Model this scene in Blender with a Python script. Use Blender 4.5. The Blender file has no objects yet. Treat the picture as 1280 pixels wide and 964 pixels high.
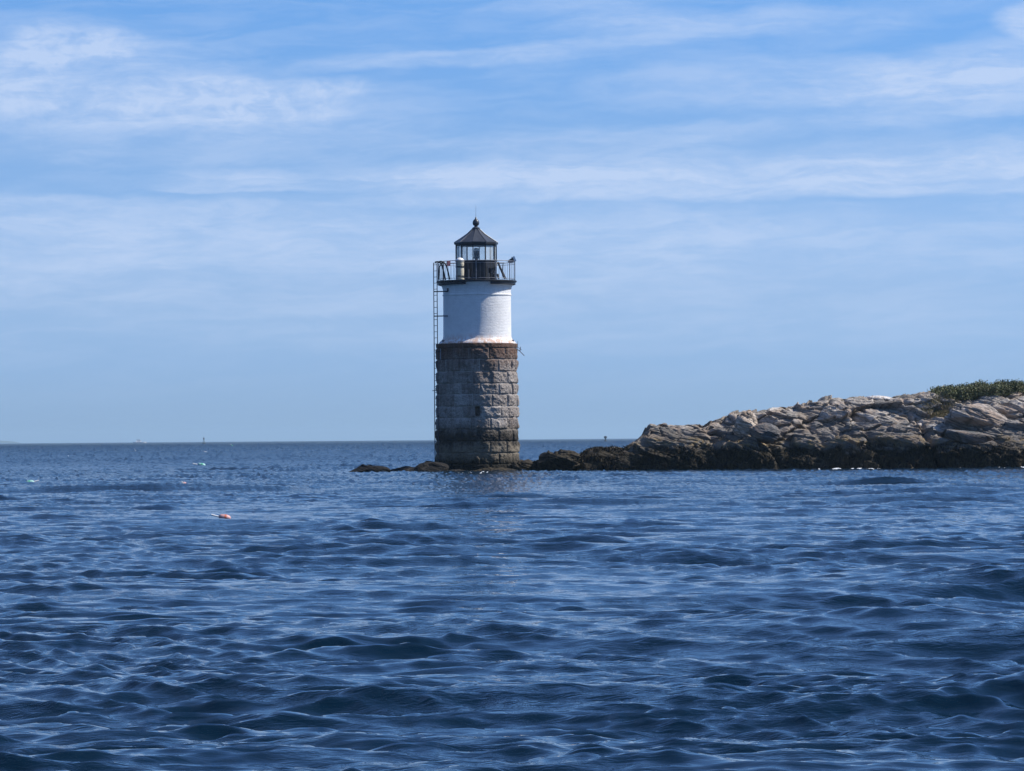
import bpy, math, random
import numpy as np
from mathutils import Vector, Matrix

R = math.radians
random.seed(7)
rng = np.random.default_rng(11)
scn = bpy.context.scene
col = scn.collection

# ------------------------------------------------------------------ camera
CAMH = 1.56
F = 4700.0                       # focal length in photo pixels (1280 wide)
PITCH = math.atan(67.0 / F)
ROLL = R(0.44)
f_ = Vector((0, math.cos(PITCH), math.sin(PITCH)))
r0 = Vector((1, 0, 0)); u0 = r0.cross(f_)
r_ = r0 * math.cos(ROLL) - u0 * math.sin(ROLL)
u_ = u0 * math.cos(ROLL) + r0 * math.sin(ROLL)
cam_d = bpy.data.cameras.new('camera')
cam_d.sensor_width = 36.0
cam_d.lens = 36.0 * F / 1280.0
cam_d.clip_start = 0.3
cam_d.clip_end = 60000
cam = bpy.data.objects.new('camera', cam_d); col.objects.link(cam)
cam.matrix_world = Matrix(((r_.x, u_.x, -f_.x, 0), (r_.y, u_.y, -f_.y, 0), (r_.z, u_.z, -f_.z, CAMH), (0, 0, 0, 1)))
scn.camera = cam


def P(px, py, Y):
    d = f_ + r_ * ((px - 640) / F) + u_ * (-(py - 482) / F)
    d = d * (Y / d.y)
    return Vector((d.x, Y, CAMH + d.z))


def front_old(px):
    return float(np.interp(px, [650, 760, 900, 1100, 1280, 1700], [101.6, 101.2, 100.2, 98.6, 97.2, 96.0]))


SC = F / 2600.0


def YS(px, y):
    """depth of a thing y metres out in the island survey (its distance behind the shoreline kept)"""
    return front_old(px) * SC + (y - front_old(px))


def sea_at(px, py):
    d = f_ + r_ * ((px - 640) / F) + u_ * (-(py - 482) / F)
    d = d * (-CAMH / d.z)
    return Vector((d.x, d.y, 0))


# ------------------------------------------------------------------ node helpers
class NT:
    def __init__(s, tree):
        s.t = tree; s.n = tree.nodes; s.l = tree.links

    def put(s, sock, v):
        if hasattr(v, 'is_output') or isinstance(v, bpy.types.NodeSocket):
            s.l.new(v, sock)
        elif v is not None:
            if hasattr(sock.default_value, '__len__') and not hasattr(v, '__len__'):
                v = [v] * len(sock.default_value)
            if hasattr(v, '__len__') and hasattr(sock.default_value, '__len__'):
                v = list(v)
                if len(sock.default_value) == 4 and len(v) == 3: v.append(1.0)
            sock.default_value = v

    def m(s, op, a, b=None, c=None, clamp=False):
        n = s.n.new('ShaderNodeMath'); n.operation = op; n.use_clamp = clamp
        s.put(n.inputs[0], a)
        if b is not None: s.put(n.inputs[1], b)
        if c is not None: s.put(n.inputs[2], c)
        return n.outputs[0]

    def v(s, op, a, b=None):
        n = s.n.new('ShaderNodeVectorMath'); n.operation = op
        s.put(n.inputs[0], a)
        if b is not None: s.put(n.inputs[1], b)
        return n.outputs[0]

    def mix(s, f, a, b, mode='MIX'):
        n = s.n.new('ShaderNodeMix'); n.data_type = 'RGBA'; n.blend_type = mode
        s.put(n.inputs['Factor'], f); s.put(n.inputs[6], a); s.put(n.inputs[7], b)
        return n.outputs[2]

    def ramp(s, x, a, b, o0=0.0, o1=1.0, smooth=True):
        n = s.n.new('ShaderNodeMapRange'); n.interpolation_type = 'SMOOTHSTEP' if smooth else 'LINEAR'
        s.put(n.inputs[0], x); s.put(n.inputs[1], a); s.put(n.inputs[2], b); s.put(n.inputs[3], o0); s.put(n.inputs[4], o1)
        return n.outputs[0]

    def noise(s, vec, scale=1.0, detail=4.0, rough=0.55, dist=0.0, color=False):
        n = s.n.new('ShaderNodeTexNoise')
        s.put(n.inputs['Vector'], vec); n.inputs['Scale'].default_value = scale
        n.inputs['Detail'].default_value = detail; n.inputs['Roughness'].default_value = rough
        n.inputs['Distortion'].default_value = dist
        return n.outputs['Color' if color else 'Fac']

    def vor(s, vec, scale=1.0, feature='F1', out='Distance'):
        n = s.n.new('ShaderNodeTexVoronoi'); n.feature = feature
        s.put(n.inputs['Vector'], vec); n.inputs['Scale'].default_value = scale
        return n.outputs[out]

    def scale(s, vec, xyz):
        return s.v('MULTIPLY', vec, xyz)

    def xyz(s, x, y, z):
        n = s.n.new('ShaderNodeCombineXYZ')
        s.put(n.inputs[0], x); s.put(n.inputs[1], y); s.put(n.inputs[2], z)
        return n.outputs[0]

    def sep(s, vec):
        n = s.n.new('ShaderNodeSeparateXYZ'); s.put(n.inputs[0], vec)
        return n.outputs

    def geo(s, k='Position'):
        return s.n.new('ShaderNodeNewGeometry').outputs[k]

    def tc(s, k='Object'):
        return s.n.new('ShaderNodeTexCoord').outputs[k]

    def attr(s, name, out='Fac'):
        n = s.n.new('ShaderNodeAttribute'); n.attribute_name = name
        return n.outputs[out]

    def bump(s, h, strength=1.0, dist=0.02, normal=None):
        n = s.n.new('ShaderNodeBump'); n.inputs['Strength'].default_value = strength
        n.inputs['Distance'].default_value = dist
        s.put(n.inputs['Height'], h)
        if normal is not None: s.l.new(normal, n.inputs['Normal'])
        return n.outputs[0]


def new_mat(name):
    m = bpy.data.materials.new(name); m.use_nodes = True
    b = m.node_tree.nodes['Principled BSDF']
    return m, NT(m.node_tree), b


def simple(name, color, rough=0.6, metal=0.0, var=0.25, nscale=6.0, bump=0.004, spec=0.5, rust=None, ramt=0.5):
    m, t, b = new_mat(name)
    p = t.tc('Object')
    n = t.noise(p, nscale, 6, 0.65)
    f = t.ramp(n, 0.3, 0.7, 1 - var, 1 + var)
    c = t.mix(1.0, color, t.xyz(f, f, f), 'MULTIPLY')
    if rust:
        n2 = t.noise(t.scale(p, (1, 1, 0.35)), nscale * 1.7, 6, 0.7)
        c = t.mix(t.ramp(n2, ramt, ramt + 0.12), c, rust)
    t.put(b.inputs['Base Color'], c)
    b.inputs['Roughness'].default_value = rough; b.inputs['Metallic'].default_value = metal
    b.inputs['Specular IOR Level'].default_value = spec
    if bump: t.put(b.inputs['Normal'], t.bump(t.noise(p, nscale * 4, 5, 0.6), 0.6, bump))
    return m


# ------------------------------------------------------------------ world and sun
SUN_EL = R(47)
SUN_AZ = R(6)           # direction to the sun: +X turned this much towards +Y
w = bpy.data.worlds.new('World'); scn.world = w; w.use_nodes = True
t = NT(w.node_tree); w.node_tree.nodes.clear()
sky = t.n.new('ShaderNodeTexSky'); sky.sky_type = 'NISHITA'; sky.sun_disc = False
sky.sun_elevation = SUN_EL
sky.sun_rotation = R(90) - SUN_AZ
sky.altitude = 0; sky.air_density = 1.0; sky.dust_density = 0.6; sky.ozone_density = 2.5
gen = t.tc('Generated')
s = t.sep(gen)
el = t.m('ARCSINE', s[2])
az = t.m('ARCTAN2', s[0], s[1])
# picture-like units of sky angle: 1000 per radian
A = t.m('MULTIPLY', az, 1000.0 * SC); E = t.m('MULTIPLY', el, 1000.0 * SC)
warp = t.noise(t.xyz(t.m('MULTIPLY', A, 0.012), t.m('MULTIPLY', E, 0.03), 0.0), 1.0, 4, 0.6, color=True)
ws = t.sep(warp)
Aw = t.m('ADD', A, t.m('MULTIPLY', t.m('SUBTRACT', ws[0], 0.5), 34.0))
Ew = t.m('ADD', E, t.m('MULTIPLY', t.m('SUBTRACT', ws[1], 0.5), 15.0))


def blob(px, py, rx, ry, amt, slope=0.0, soft=1.0, hard_below=None):
    """soft patch of cloud at a direction given in degrees-like units (converted from angles)"""
    a0 = (px - 640) / 2.6; e0 = (549 - py) / 2.6
    rx = rx / 2.6; ry = ry / 2.6
    da = t.m('SUBTRACT', Aw, a0)
    de = t.m('SUBTRACT', t.m('SUBTRACT', Ew, e0), t.m('MULTIPLY', da, slope))
    if hard_below and hard_below < 0:
        up = t.m('MAXIMUM', de, 0.0); dn = t.m('MINIMUM', de, 0.0)
        de = t.m('ADD', t.m('MULTIPLY', up, -hard_below), dn)
    elif hard_below:
        up = t.m('MAXIMUM', de, 0.0); dn = t.m('MINIMUM', de, 0.0)
        de = t.m('ADD', up, t.m('MULTIPLY', dn, hard_below))
    d2 = t.m('ADD', t.m('POWER', t.m('ABSOLUTE', t.m('DIVIDE', da, rx)), 2.0), t.m('POWER', t.m('ABSOLUTE', t.m('DIVIDE', de, ry)), 2.0))
    return t.m('MULTIPLY', t.ramp(d2, 0.0, 1.6, 1.0, 0.0), amt)


blobs = [
    (60, 90, 230, 60, 0.45), (620, 70, 260, 12, 0.40, 0.05), (900, 35, 230, 20, 0.42, 0.02), (730, 14, 130, 14, 0.30),
    (320, 135, 230, 40, 0.30), (250, 175, 330, 34, 0.22), (1020, 108, 280, 32, 0.36, 0.02), (1240, 105, 200, 46, 0.55, 0.08), (1290, 36, 46, 22, 0.75),
    (860, 168, 360, 16, 0.30, 0.06), (300, 235, 110, 26, 0.45, 0, 1, 8.0), (930, 243, 480, 60, 0.62, 0.015, 1, 6.0), (560, 222, 330, 16, 0.30, -0.02, 1, 6.0),
    (1330, 215, 300, 45, 0.42, 0.05, 1, 8.0), (640, 226, 260, 12, 0.30), (40, 252, 430, 100, 0.42, -0.01, 1, -9.0), (560, 290, 560, 40, 0.25), (980, 310, 620, 50, 0.28),
    (300, 350, 700, 40, 0.22), (700, 400, 700, 40, 0.15)]
puffs = [(72, 60, 62, 30, 0.60), (148, 57, 40, 20, 0.62), (20, 105, 90, 40, 0.35), (250, 125, 120, 34, 0.42), (350, 122, 110, 32, 0.50), (430, 108, 50, 14, 0.35), (90, 140, 120, 34, 0.30)]
tot = None
for bb in blobs:
    o = blob(*bb)
    tot = o if tot is None else t.m('ADD', tot, o)
ptot = None
for bb in puffs:
    o = blob(*bb); ptot = o if ptot is None else t.m('ADD', ptot, o)
pn = t.noise(t.xyz(t.m('MULTIPLY', A, 0.075), t.m('MULTIPLY', E, 0.13), 21.0), 1.0, 9, 0.62, 0.5)
ptot = t.m('MULTIPLY', ptot, t.ramp(pn, 0.30, 0.72, 0.25, 1.1))
st1 = t.noise(t.xyz(t.m('MULTIPLY', Aw, 0.018), t.m('MULTIPLY', t.m('ADD', Ew, t.m('MULTIPLY', A, -0.04)), 0.11), 3.0), 1.0, 8, 0.62, 0.4)
st2 = t.noise(t.xyz(t.m('MULTIPLY', Aw, 0.06), t.m('MULTIPLY', Ew, 0.16), 9.0), 1.0, 8, 0.65, 0.3)
st3 = t.noise(t.xyz(t.m('MULTIPLY', A, 0.10), t.m('MULTIPLY', t.m('ADD', Ew, t.m('MULTIPLY', A, 0.05)), 0.55), 15.0), 1.0, 8, 0.7, 0.3)
st = t.m('ADD', t.m('ADD', t.m('MULTIPLY', st1, 0.45), t.m('MULTIPLY', st2, 0.3)), t.m('MULTIPLY', st3, 0.25))
mod = t.ramp(st, 0.38, 0.62, 0.62, 1.2)
far_c = t.m('MULTIPLY', t.ramp(t.noise(t.scale(gen, (2.0, 2.0, 7.0)), 1.6, 7, 0.6, 0.5), 0.47, 0.68), t.ramp(E, 230.0, 480.0))
veil = t.m('MULTIPLY', t.ramp(st1, 0.35, 0.7), t.m('MULTIPLY', t.ramp(E, 0.0, 70.0), 0.24))
cl = t.m('ADD', t.m('ADD', t.m('ADD', t.m('MULTIPLY', tot, mod), ptot), veil), t.m('MULTIPLY', far_c, 0.12))
cl = t.m('MINIMUM', t.m('MULTIPLY', cl, 0.76), 0.75)
SKY_TINT = (0.80, 0.92, 1.30)
CLOUD = (4.25, 5.1, 6.75)
# clearer, bluer air than the stock sky: a gentle grade with elevation
cr = t.n.new('ShaderNodeValToRGB'); cr.color_ramp.interpolation = 'LINEAR'
stops = [(0.0, (.66, 1.08, 2.12)), (1.1, (.625, .99, 1.985)), (2.2, (.66, .937, 1.72)), (4.4, (.60, .867, 1.47)), (6.6, (.508, .86, 1.46)), (12, (.50, .90, 1.43)), (20, (.42, .78, 1.34)), (40, (.30, .60, 1.08)), (60, (.28, .54, .98))]
els = cr.color_ramp.elements
while len(els) < len(stops): els.new(0.5)
for e_, (d_, c_) in zip(els, stops): e_.position = min(1, d_ / 60.0); e_.color = (c_[0] / 2, c_[1] / 2, c_[2] / 2, 1)
t.put(cr.inputs[0], t.m('MULTIPLY', t.m('DIVIDE', el, R(60)), 1.0, clamp=True))
tint = t.mix(1.0, cr.outputs[0], (1.41, 1.41, 1.41), 'MULTIPLY')
skyc = t.mix(1.0, sky.outputs[0], tint, 'MULTIPLY')
skyc = t.mix(cl, skyc, CLOUD)
bg = t.n.new('ShaderNodeBackground'); bg.inputs['Strength'].default_value = 0.10
t.l.new(skyc, bg.inputs['Color'])
wo = t.n.new('ShaderNodeOutputWorld'); t.l.new(bg.outputs[0], wo.inputs['Surface'])

sd = bpy.data.lights.new('sun', 'SUN'); sd.energy = 4.2; sd.angle = R(0.5); sd.color = (1.0, 0.95, 0.88)
sun = bpy.data.objects.new('sun', sd); col.objects.link(sun)
sdir = Vector((math.cos(SUN_EL) * math.cos(SUN_AZ), math.cos(SUN_EL) * math.sin(SUN_AZ), math.sin(SUN_EL)))
sun.rotation_euler = sdir.to_track_quat('Z', 'Y').to_euler()

scn.view_settings.view_transform = 'Standard'; scn.view_settings.look = 'None'
scn.view_settings.exposure = 0.5; scn.view_settings.gamma = 1.0; scn.view_settings.use_curve_mapping = False
scn.render.engine = 'CYCLES'
scn.cycles.use_denoising = True
scn.cycles.use_adaptive_sampling = True; scn.cycles.adaptive_threshold = 0.008
scn.cycles.max_bounces = 6; scn.cycles.diffuse_bounces = 3; scn.cycles.glossy_bounces = 3
scn.cycles.transmission_bounces = 6; scn.cycles.transparent_max_bounces = 12; scn.cycles.volume_bounces = 0
scn.cycles.caustics_reflective = False; scn.cycles.caustics_refractive = False


# ------------------------------------------------------------------ numeric noise
def h3(ix, iy, iz, seed=0):
    h = (ix.astype(np.int64) * 73856093) ^ (iy.astype(np.int64) * 19349663) ^ (iz.astype(np.int64) * 83492791) ^ (seed * 2654435761 % (1 << 31))
    h = (h & 0xffffffff)
    h = ((h ^ (h >> 15)) * 0x2c1b3c6d) & 0xffffffff
    h = ((h ^ (h >> 12)) * 0x297a2d39) & 0xffffffff
    h = h ^ (h >> 15)
    return (h & 0xffffff).astype(np.float64) / 0xffffff


def vnoise(x, y, z, seed=0):
    ix, iy, iz = np.floor(x), np.floor(y), np.floor(z)
    fx, fy, fz = x - ix, y - iy, z - iz
    fx = fx * fx * (3 - 2 * fx); fy = fy * fy * (3 - 2 * fy); fz = fz * fz * (3 - 2 * fz)
    r = 0
    for a in (0, 1):
        for b in (0, 1):
            for c in (0, 1):
                wgt = (fx if a else 1 - fx) * (fy if b else 1 - fy) * (fz if c else 1 - fz)
                r = r + wgt * h3(ix + a, iy + b, iz + c, seed)
    return r * 2 - 1


def fbm(x, y, z, seed=0, octv=4, g=0.5):
    r = 0; a = 1.0; tt = 0
    for i in range(octv):
        r = r + a * vnoise(x * 2 ** i, y * 2 ** i, z * 2 ** i, seed + i); tt += a; a *= g
    return r / tt


def voro(x, y, z, seed=0):
    """F1, F2, cell ids and vector from the nearest cell's point"""
    ix, iy, iz = np.floor(x), np.floor(y), np.floor(z)
    F1 = np.full(x.shape, 9e9); F2 = np.full(x.shape, 9e9)
    cid = np.zeros((3,) + x.shape); dv = np.zeros((3,) + x.shape)
    for a in (-1, 0, 1):
        for b in (-1, 0, 1):
            for c in (-1, 0, 1):
                jx, jy, jz = ix + a, iy + b, iz + c
                dx = x - jx - 0.1 - 0.8 * h3(jx, jy, jz, seed + 1)
                dy = y - jy - 0.1 - 0.8 * h3(jx, jy, jz, seed + 2)
                dz = z - jz - 0.1 - 0.8 * h3(jx, jy, jz, seed + 3)
                d = dx * dx + dy * dy + dz * dz
                near = d < F1
                F2 = np.where(near, F1, np.minimum(F2, d))
                F1 = np.where(near, d, F1)
                for k, (j, e) in enumerate(((jx, dx), (jy, dy), (jz, dz))):
                    cid[k] = np.where(near, j, cid[k]); dv[k] = np.where(near, e, dv[k])
    return np.sqrt(F1), np.sqrt(F2), cid, dv


def cells(x, y, z, seed=0, tilt=0.6):
    F1, F2, cid, dv = voro(x, y, z, seed)
    o = h3(cid[0], cid[1], cid[2], seed + 7) * 2 - 1
    tx = h3(cid[0], cid[1], cid[2], seed + 8) * 2 - 1
    tz = h3(cid[0], cid[1], cid[2], seed + 9) * 2 - 1
    return o + tilt * (tx * dv[0] + tz * dv[2]), F2 - F1, h3(cid[0], cid[1], cid[2], seed + 12)


# ------------------------------------------------------------------ mesh helpers
def link(name, me, mats, parent=None, loc=None, smooth=True):
    o = bpy.data.objects.new(name, me); col.objects.link(o)
    for mm in (mats if isinstance(mats, (list, tuple)) else [mats]): me.materials.append(mm)
    if smooth is True:
        me.polygons.foreach_set('use_smooth', np.ones(len(me.polygons), dtype=bool))
    elif smooth:
        me.polygons.foreach_set('use_smooth', np.ones(len(me.polygons), dtype=bool))
        me.set_sharp_from_angle(angle=R(smooth))
    if parent: o.parent = parent
    if loc is not None: o.location = loc
    return o


def np_mesh(name, V, Q, attrs=None, uv=None):
    """V (n,3), Q (m,k) faces"""
    me = bpy.data.meshes.new(name)
    V = np.ascontiguousarray(V, dtype=np.float32); Q = np.ascontiguousarray(Q, dtype=np.int32)
    me.vertices.add(len(V)); me.vertices.foreach_set('co', V.ravel())
    k = Q.shape[1]
    me.loops.add(Q.size); me.loops.foreach_set('vertex_index', Q.ravel())
    me.polygons.add(len(Q)); me.polygons.foreach_set('loop_start', np.arange(0, Q.size, k, dtype=np.int32))
    me.update(calc_edges=True)
    for an, av in (attrs or {}).items():
        a = me.attributes.new(an, 'FLOAT', 'POINT'); a.data.foreach_set('value', np.ascontiguousarray(av, dtype=np.float32).ravel())
    if uv is not None:
        l = me.uv_layers.new(name='UVMap'); l.data.foreach_set('uv', np.ascontiguousarray(uv[Q.ravel()], dtype=np.float32).ravel())
    return me


def grid_quads(nr, nc, wrap=False):
    i = np.arange(nr - 1)[:, None]; j = np.arange(nc if wrap else nc - 1)[None, :]
    j2 = (j + 1) % nc
    return np.stack([i * nc + j, i * nc + j2, (i + 1) * nc + j2, (i + 1) * nc + j], -1).reshape(-1, 4)


class MB:
    def __init__(s): s.v = []; s.f = []

    def add(s, vs, fs):
        o = len(s.v); s.v += [tuple(v) for v in vs]; s.f += [[i + o for i in f] for f in fs]; return s

    def box(s, c, d, rz=0.0, rx=0.0, ry=0.0):
        M = Matrix.Rotation(rz, 3, 'Z') @ Matrix.Rotation(ry, 3, 'Y') @ Matrix.Rotation(rx, 3, 'X')
        vs = [Vector(c) + M @ Vector((sx * d[0] / 2, sy * d[1] / 2, sz * d[2] / 2)) for sx in (-1, 1) for sy in (-1, 1) for sz in (-1, 1)]
        return s.add(vs, [(0, 1, 3, 2), (4, 6, 7, 5), (0, 4, 5, 1), (2, 3, 7, 6), (0, 2, 6, 4), (1, 5, 7, 3)])

    def tube(s, pts, r, n=8, r2=None):
        pts = [Vector(p) for p in pts]; m = len(pts); vs = []
        up = Vector((0.13, 0.21, 0.97)).normalized()
        for i, p in enumerate(pts):
            d = (pts[min(i + 1, m - 1)] - pts[max(i - 1, 0)]).normalized()
            a = d.cross(up)
            if a.length < 0.05: a = d.cross(Vector((1, 0, 0)))
            a.normalize(); b = d.cross(a)
            rr = r if r2 is None else r + (r2 - r) * i / (m - 1)
            for k in range(n):
                th = 2 * math.pi * k / n
                vs.append(p + (a * math.cos(th) + b * math.sin(th)) * rr)
        fs = [(i * n + k, i * n + (k + 1) % n, (i + 1) * n + (k + 1) % n, (i + 1) * n + k) for i in range(m - 1) for k in range(n)]
        fs += [tuple(range(n))[::-1], tuple(range((m - 1) * n, m * n))]
        return s.add(vs, fs)

    def lathe(s, prof, n=32, c=(0, 0, 0), ph=0.0, cap=True):
        vs = []
        for (r, z) in prof:
            for k in range(n):
                th = 2 * math.pi * k / n + ph
                vs.append((c[0] + r * math.sin(th), c[1] - r * math.cos(th), c[2] + z))
        m = len(prof)
        fs = [(i * n + k, i * n + (k + 1) % n, (i + 1) * n + (k + 1) % n, (i + 1) * n + k) for i in range(m - 1) for k in range(n)]
        if cap: fs += [tuple(range(n))[::-1], tuple(range((m - 1) * n, m * n))]
        return s.add(vs, fs)

    def build(s, name, mat, parent=None, smooth=40, loc=None):
        me = bpy.data.meshes.new(name); me.from_pydata(s.v, [], s.f); me.update()
        return link(name, me, mat, parent, loc, smooth)


def tag(o, label=None, cat=None, group=None, kind=None):
    if label: o['label'] = label
    if cat: o['category'] = cat
    if group: o['group'] = group
    if kind: o['kind'] = kind
    return o


def empty(name, loc, rz=0.0):
    o = bpy.data.objects.new(name, None); col.objects.link(o); o.location = loc; o.rotation_euler[2] = rz
    o.empty_display_size = 0.3
    return o


# ------------------------------------------------------------------ materials
def rock_material(name, tan=0.6, base=(0.43, 0.385, 0.335), dark=(0.080, 0.09, 0.088), weed_top=1.15, weed=True, pale=(0.62, 0.58, 0.53), pale_amt=0.70):
    m, t, b = new_mat(name)
    p = t.geo('Position')
    sx = t.sep(p)
    # bedding frame dips to the right
    c, s_ = math.cos(R(22)), math.sin(R(22))
    e1 = t.m('SUBTRACT', t.m('MULTIPLY', sx[0], c), t.m('MULTIPLY', sx[2], s_))
    e2 = t.m('ADD', t.m('MULTIPLY', sx[0], s_), t.m('MULTIPLY', sx[2], c))
    q = t.xyz(t.m('MULTIPLY', e1, 0.40), t.m('MULTIPLY', sx[1], 0.6), t.m('MULTIPLY', e2, 3.2))
    n1 = t.noise(q, 1.3, 8, 0.66, 0.6)
    n2 = t.noise(q, 4.5, 6, 0.65, 0.4)
    n3 = t.noise(p, 1.0, 5, 0.6)
    n4 = t.noise(p, 9.0, 5, 0.7)
    cc = t.mix(t.ramp(n2, 0.30, 0.72), tuple(x * 0.72 for x in base), tuple(min(1, x * 1.35) for x in base))
    cc = t.mix(t.m('MULTIPLY', t.ramp(n3, 0.42, 0.64), tan), cc, (0.40, 0.27, 0.175))
    cc = t.mix(t.m('MULTIPLY', t.ramp(n1, 0.50, 0.62), 0.72), cc, dark)
    cell = t.attr('cellv')
    cc = t.mix(t.m('MULTIPLY', t.ramp(cell, 0.60, 0.95), 0.55), cc, dark)
    cc = t.mix(t.m('MULTIPLY', t.ramp(cell, 0.30, 0.0), pale_amt * 0.35), cc, pale)
    cc = t.mix(t.m('MULTIPLY', t.ramp(t.attr('white'), 0.2, 0.8), t.ramp(n4, 0.35, 0.6)), cc, (0.78, 0.76, 0.72))
    crack = t.ramp(t.attr('crack'), 0.0, 0.10, 1.0, 0.0)
    cc = t.mix(t.m('MULTIPLY', crack, 0.6), cc, (0.05, 0.045, 0.04))
    rough = 0.85
    if weed:
        zz = t.m('ADD', sx[2], t.m('MULTIPLY', t.m('SUBTRACT', t.noise(p, 0.9, 6, 0.65), 0.5), 1.5))
        # dark lichen / wet tide band then weed
        band = t.ramp(zz, weed_top + 0.3, weed_top + 1.5, 1.0, 0.0)
        cc = t.mix(t.m('MULTIPLY', band, 0.62), cc, (0.075, 0.072, 0.068))
        yb = t.m('MULTIPLY', t.ramp(zz, weed_top - 0.25, weed_top + 0.1, 0.0, 1.0), t.ramp(zz, weed_top + 0.15, weed_top + 0.55, 1.0, 0.0))
        cc = t.mix(t.m('MULTIPLY', yb, t.ramp(t.noise(p, 3.0, 6, 0.7), 0.42, 0.6)), cc, (0.25, 0.185, 0.10))
        wv = t.noise(t.scale(p, (7.0, 7.0, 2.2)), 1.0, 7, 0.75, 0.5)
        wc = t.mix(t.ramp(wv, 0.35, 0.60), (0.008, 0.007, 0.005), (0.060, 0.047, 0.028))
        wc = t.mix(t.m('MULTIPLY', t.ramp(t.noise(p, 2.3, 8, 0.75), 0.60, 0.68), 0.8), wc, (0.22, 0.18, 0.13))
        wf = t.ramp(zz, weed_top - 0.28, weed_top + 0.02, 1.0, 0.0)
        cc = t.mix(wf, cc, wc)
        rough = t.m('SUBTRACT', 0.88, t.m('MULTIPLY', wf, 0.2))
    t.put(b.inputs['Base Color'], cc); t.put(b.inputs['Roughness'], rough)
    b.inputs['Specular IOR Level'].default_value = 0.2
    hh = t.m('ADD', t.m('ADD', t.m('MULTIPLY', n1, 1.0), t.m('MULTIPLY', n2, 0.5)), t.m('MULTIPLY', n4, 0.35))
    t.put(b.inputs['Normal'], t.bump(hh, 1.0, 0.16))
    return m


M = {}
M['rock'] = rock_material('sea_rock')
M['rock_pink'] = rock_material('pink_rock', base=(0.42, 0.365, 0.32), weed=False, pale_amt=0.2)
M['rock_pale'] = rock_material('pale_rock', base=(0.58, 0.49, 0.40), dark=(0.26, 0.2, 0.15), weed=False)
M['rock_dark'] = rock_material('weedy_rock', tan=0.1, base=(0.10, 0.085, 0.07), weed_top=1.6, pale_amt=0.0)
M['rock_black'] = rock_material('black_rock', tan=0.0, base=(0.016, 0.0145, 0.013), dark=(0.008, 0.008, 0.008), weed=False, pale_amt=0.0)
M['rock_grey'] = rock_material('grey_rock', base=(0.17, 0.16, 0.155), weed=False, pale_amt=0.3)

# granite masonry
m, t, b = new_mat('granite_masonry')
p = t.tc('Object'); sx = t.sep(p)
tint = t.attr('tint'); joint = t.attr('joint')
base = t.mix(tint, (0.33, 0.285, 0.25), (0.56, 0.51, 0.46))
g1 = t.noise(p, 26, 5, 0.75); g2 = t.noise(p, 5.0, 6, 0.7)
base = t.mix(t.ramp(g1, 0.42, 0.60), t.mix(1.0, base, (0.55, 0.55, 0.56), 'MULTIPLY'), base)
base = t.mix(t.m('MULTIPLY', t.ramp(g2, 0.50, 0.68), 0.6), base, (0.17, 0.12, 0.09))
streak = t.noise(t.scale(p, (5.0, 5.0, 0.5)), 1.3, 6, 0.7, 0.3)
topm = t.ramp(t.m('ADD', sx[2], t.m('MULTIPLY', streak, 2.6)), 5.6, 7.7)
base = t.mix(t.m('MULTIPLY', topm, 0.92), base, t.mix(t.noise(p, 3.0, 4, 0.6), (0.045, 0.026, 0.018), (0.18, 0.075, 0.035)))
base = t.mix(t.m('MULTIPLY', t.ramp(joint, 0.35, 0.9), 0.75), base, (0.46, 0.43, 0.39))
alg = t.ramp(t.m('ADD', sx[2], t.m('MULTIPLY', g2, 0.9)), 2.1, 2.9, 1.0, 0.0)
base = t.mix(t.m('MULTIPLY', alg, 0.70), base, (0.12, 0.098, 0.055))
stn = t.noise(t.scale(p, (2.2, 2.2, 0.35)), 1.0, 7, 0.75, 0.5)
base = t.mix(t.m('MULTIPLY', t.ramp(stn, 0.48, 0.64), 0.5), base, (0.085, 0.060, 0.045))
tz = t.m('ADD', t.m('ADD', sx[2], t.m('MULTIPLY', g2, 0.9)), t.m('MULTIPLY', t.noise(t.scale(p, (2.0, 2.0, 1.0)), 1.0, 6, 0.7), 1.2))
tide = t.m('MULTIPLY', t.ramp(tz, 2.7, 3.5, 1.0, 0.0), t.ramp(tz, 2.1, 2.6, 0.0, 1.0))
base = t.mix(t.m('MULTIPLY', tide, 0.92), base, (0.03, 0.026, 0.022))
low = t.ramp(t.m('ADD', sx[2], t.m('MULTIPLY', g2, 0.7)), 0.70, 1.2, 1.0, 0.0)
base = t.mix(low, base, (0.02, 0.018, 0.012))
t.put(b.inputs['Base Color'], base); b.inputs['Roughness'].default_value = 0.9; b.inputs['Specular IOR Level'].default_value = 0.25
t.put(b.inputs['Normal'], t.bump(t.m('ADD', t.noise(p, 9, 6, 0.7), t.m('MULTIPLY', g1, 0.35)), 1.0, 0.07))
M['granite'] = m

# white painted brick
m, t, b = new_mat('white_painted_brick')
uv = t.tc('UV')
br = t.n.new('ShaderNodeTexBrick'); t.l.new(uv, br.inputs['Vector'])
br.inputs['Scale'].default_value = 1.0; br.inputs['Mortar Size'].default_value = 0.007; br.inputs['Mortar Smooth'].default_value = 0.6
br.inputs['Brick Width'].default_value = 0.22; br.inputs['Row Height'].default_value = 0.075
p = t.tc('Object'); sx = t.sep(p)
nz = t.noise(p, 3.0, 6, 0.65)
c = t.mix(t.ramp(nz, 0.35, 0.75), (0.86, 0.86, 0.85), (0.77, 0.77, 0.76))
drip = t.noise(t.scale(p, (6, 6, 0.4)), 1.2, 6, 0.7)
gr = t.m('MULTIPLY', t.ramp(drip, 0.52, 0.75), t.ramp(sx[2], 7.6, 9.4))
c = t.mix(t.m('MULTIPLY', gr, 0.35), c, (0.42, 0.40, 0.36))
ru = t.m('MULTIPLY', t.ramp(t.noise(t.scale(p, (3.5, 3.5, 1.4)), 1.5, 6, 0.7), 0.36, 0.62), t.ramp(sx[2], 6.30, 6.85, 1.0, 0.0))
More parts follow.
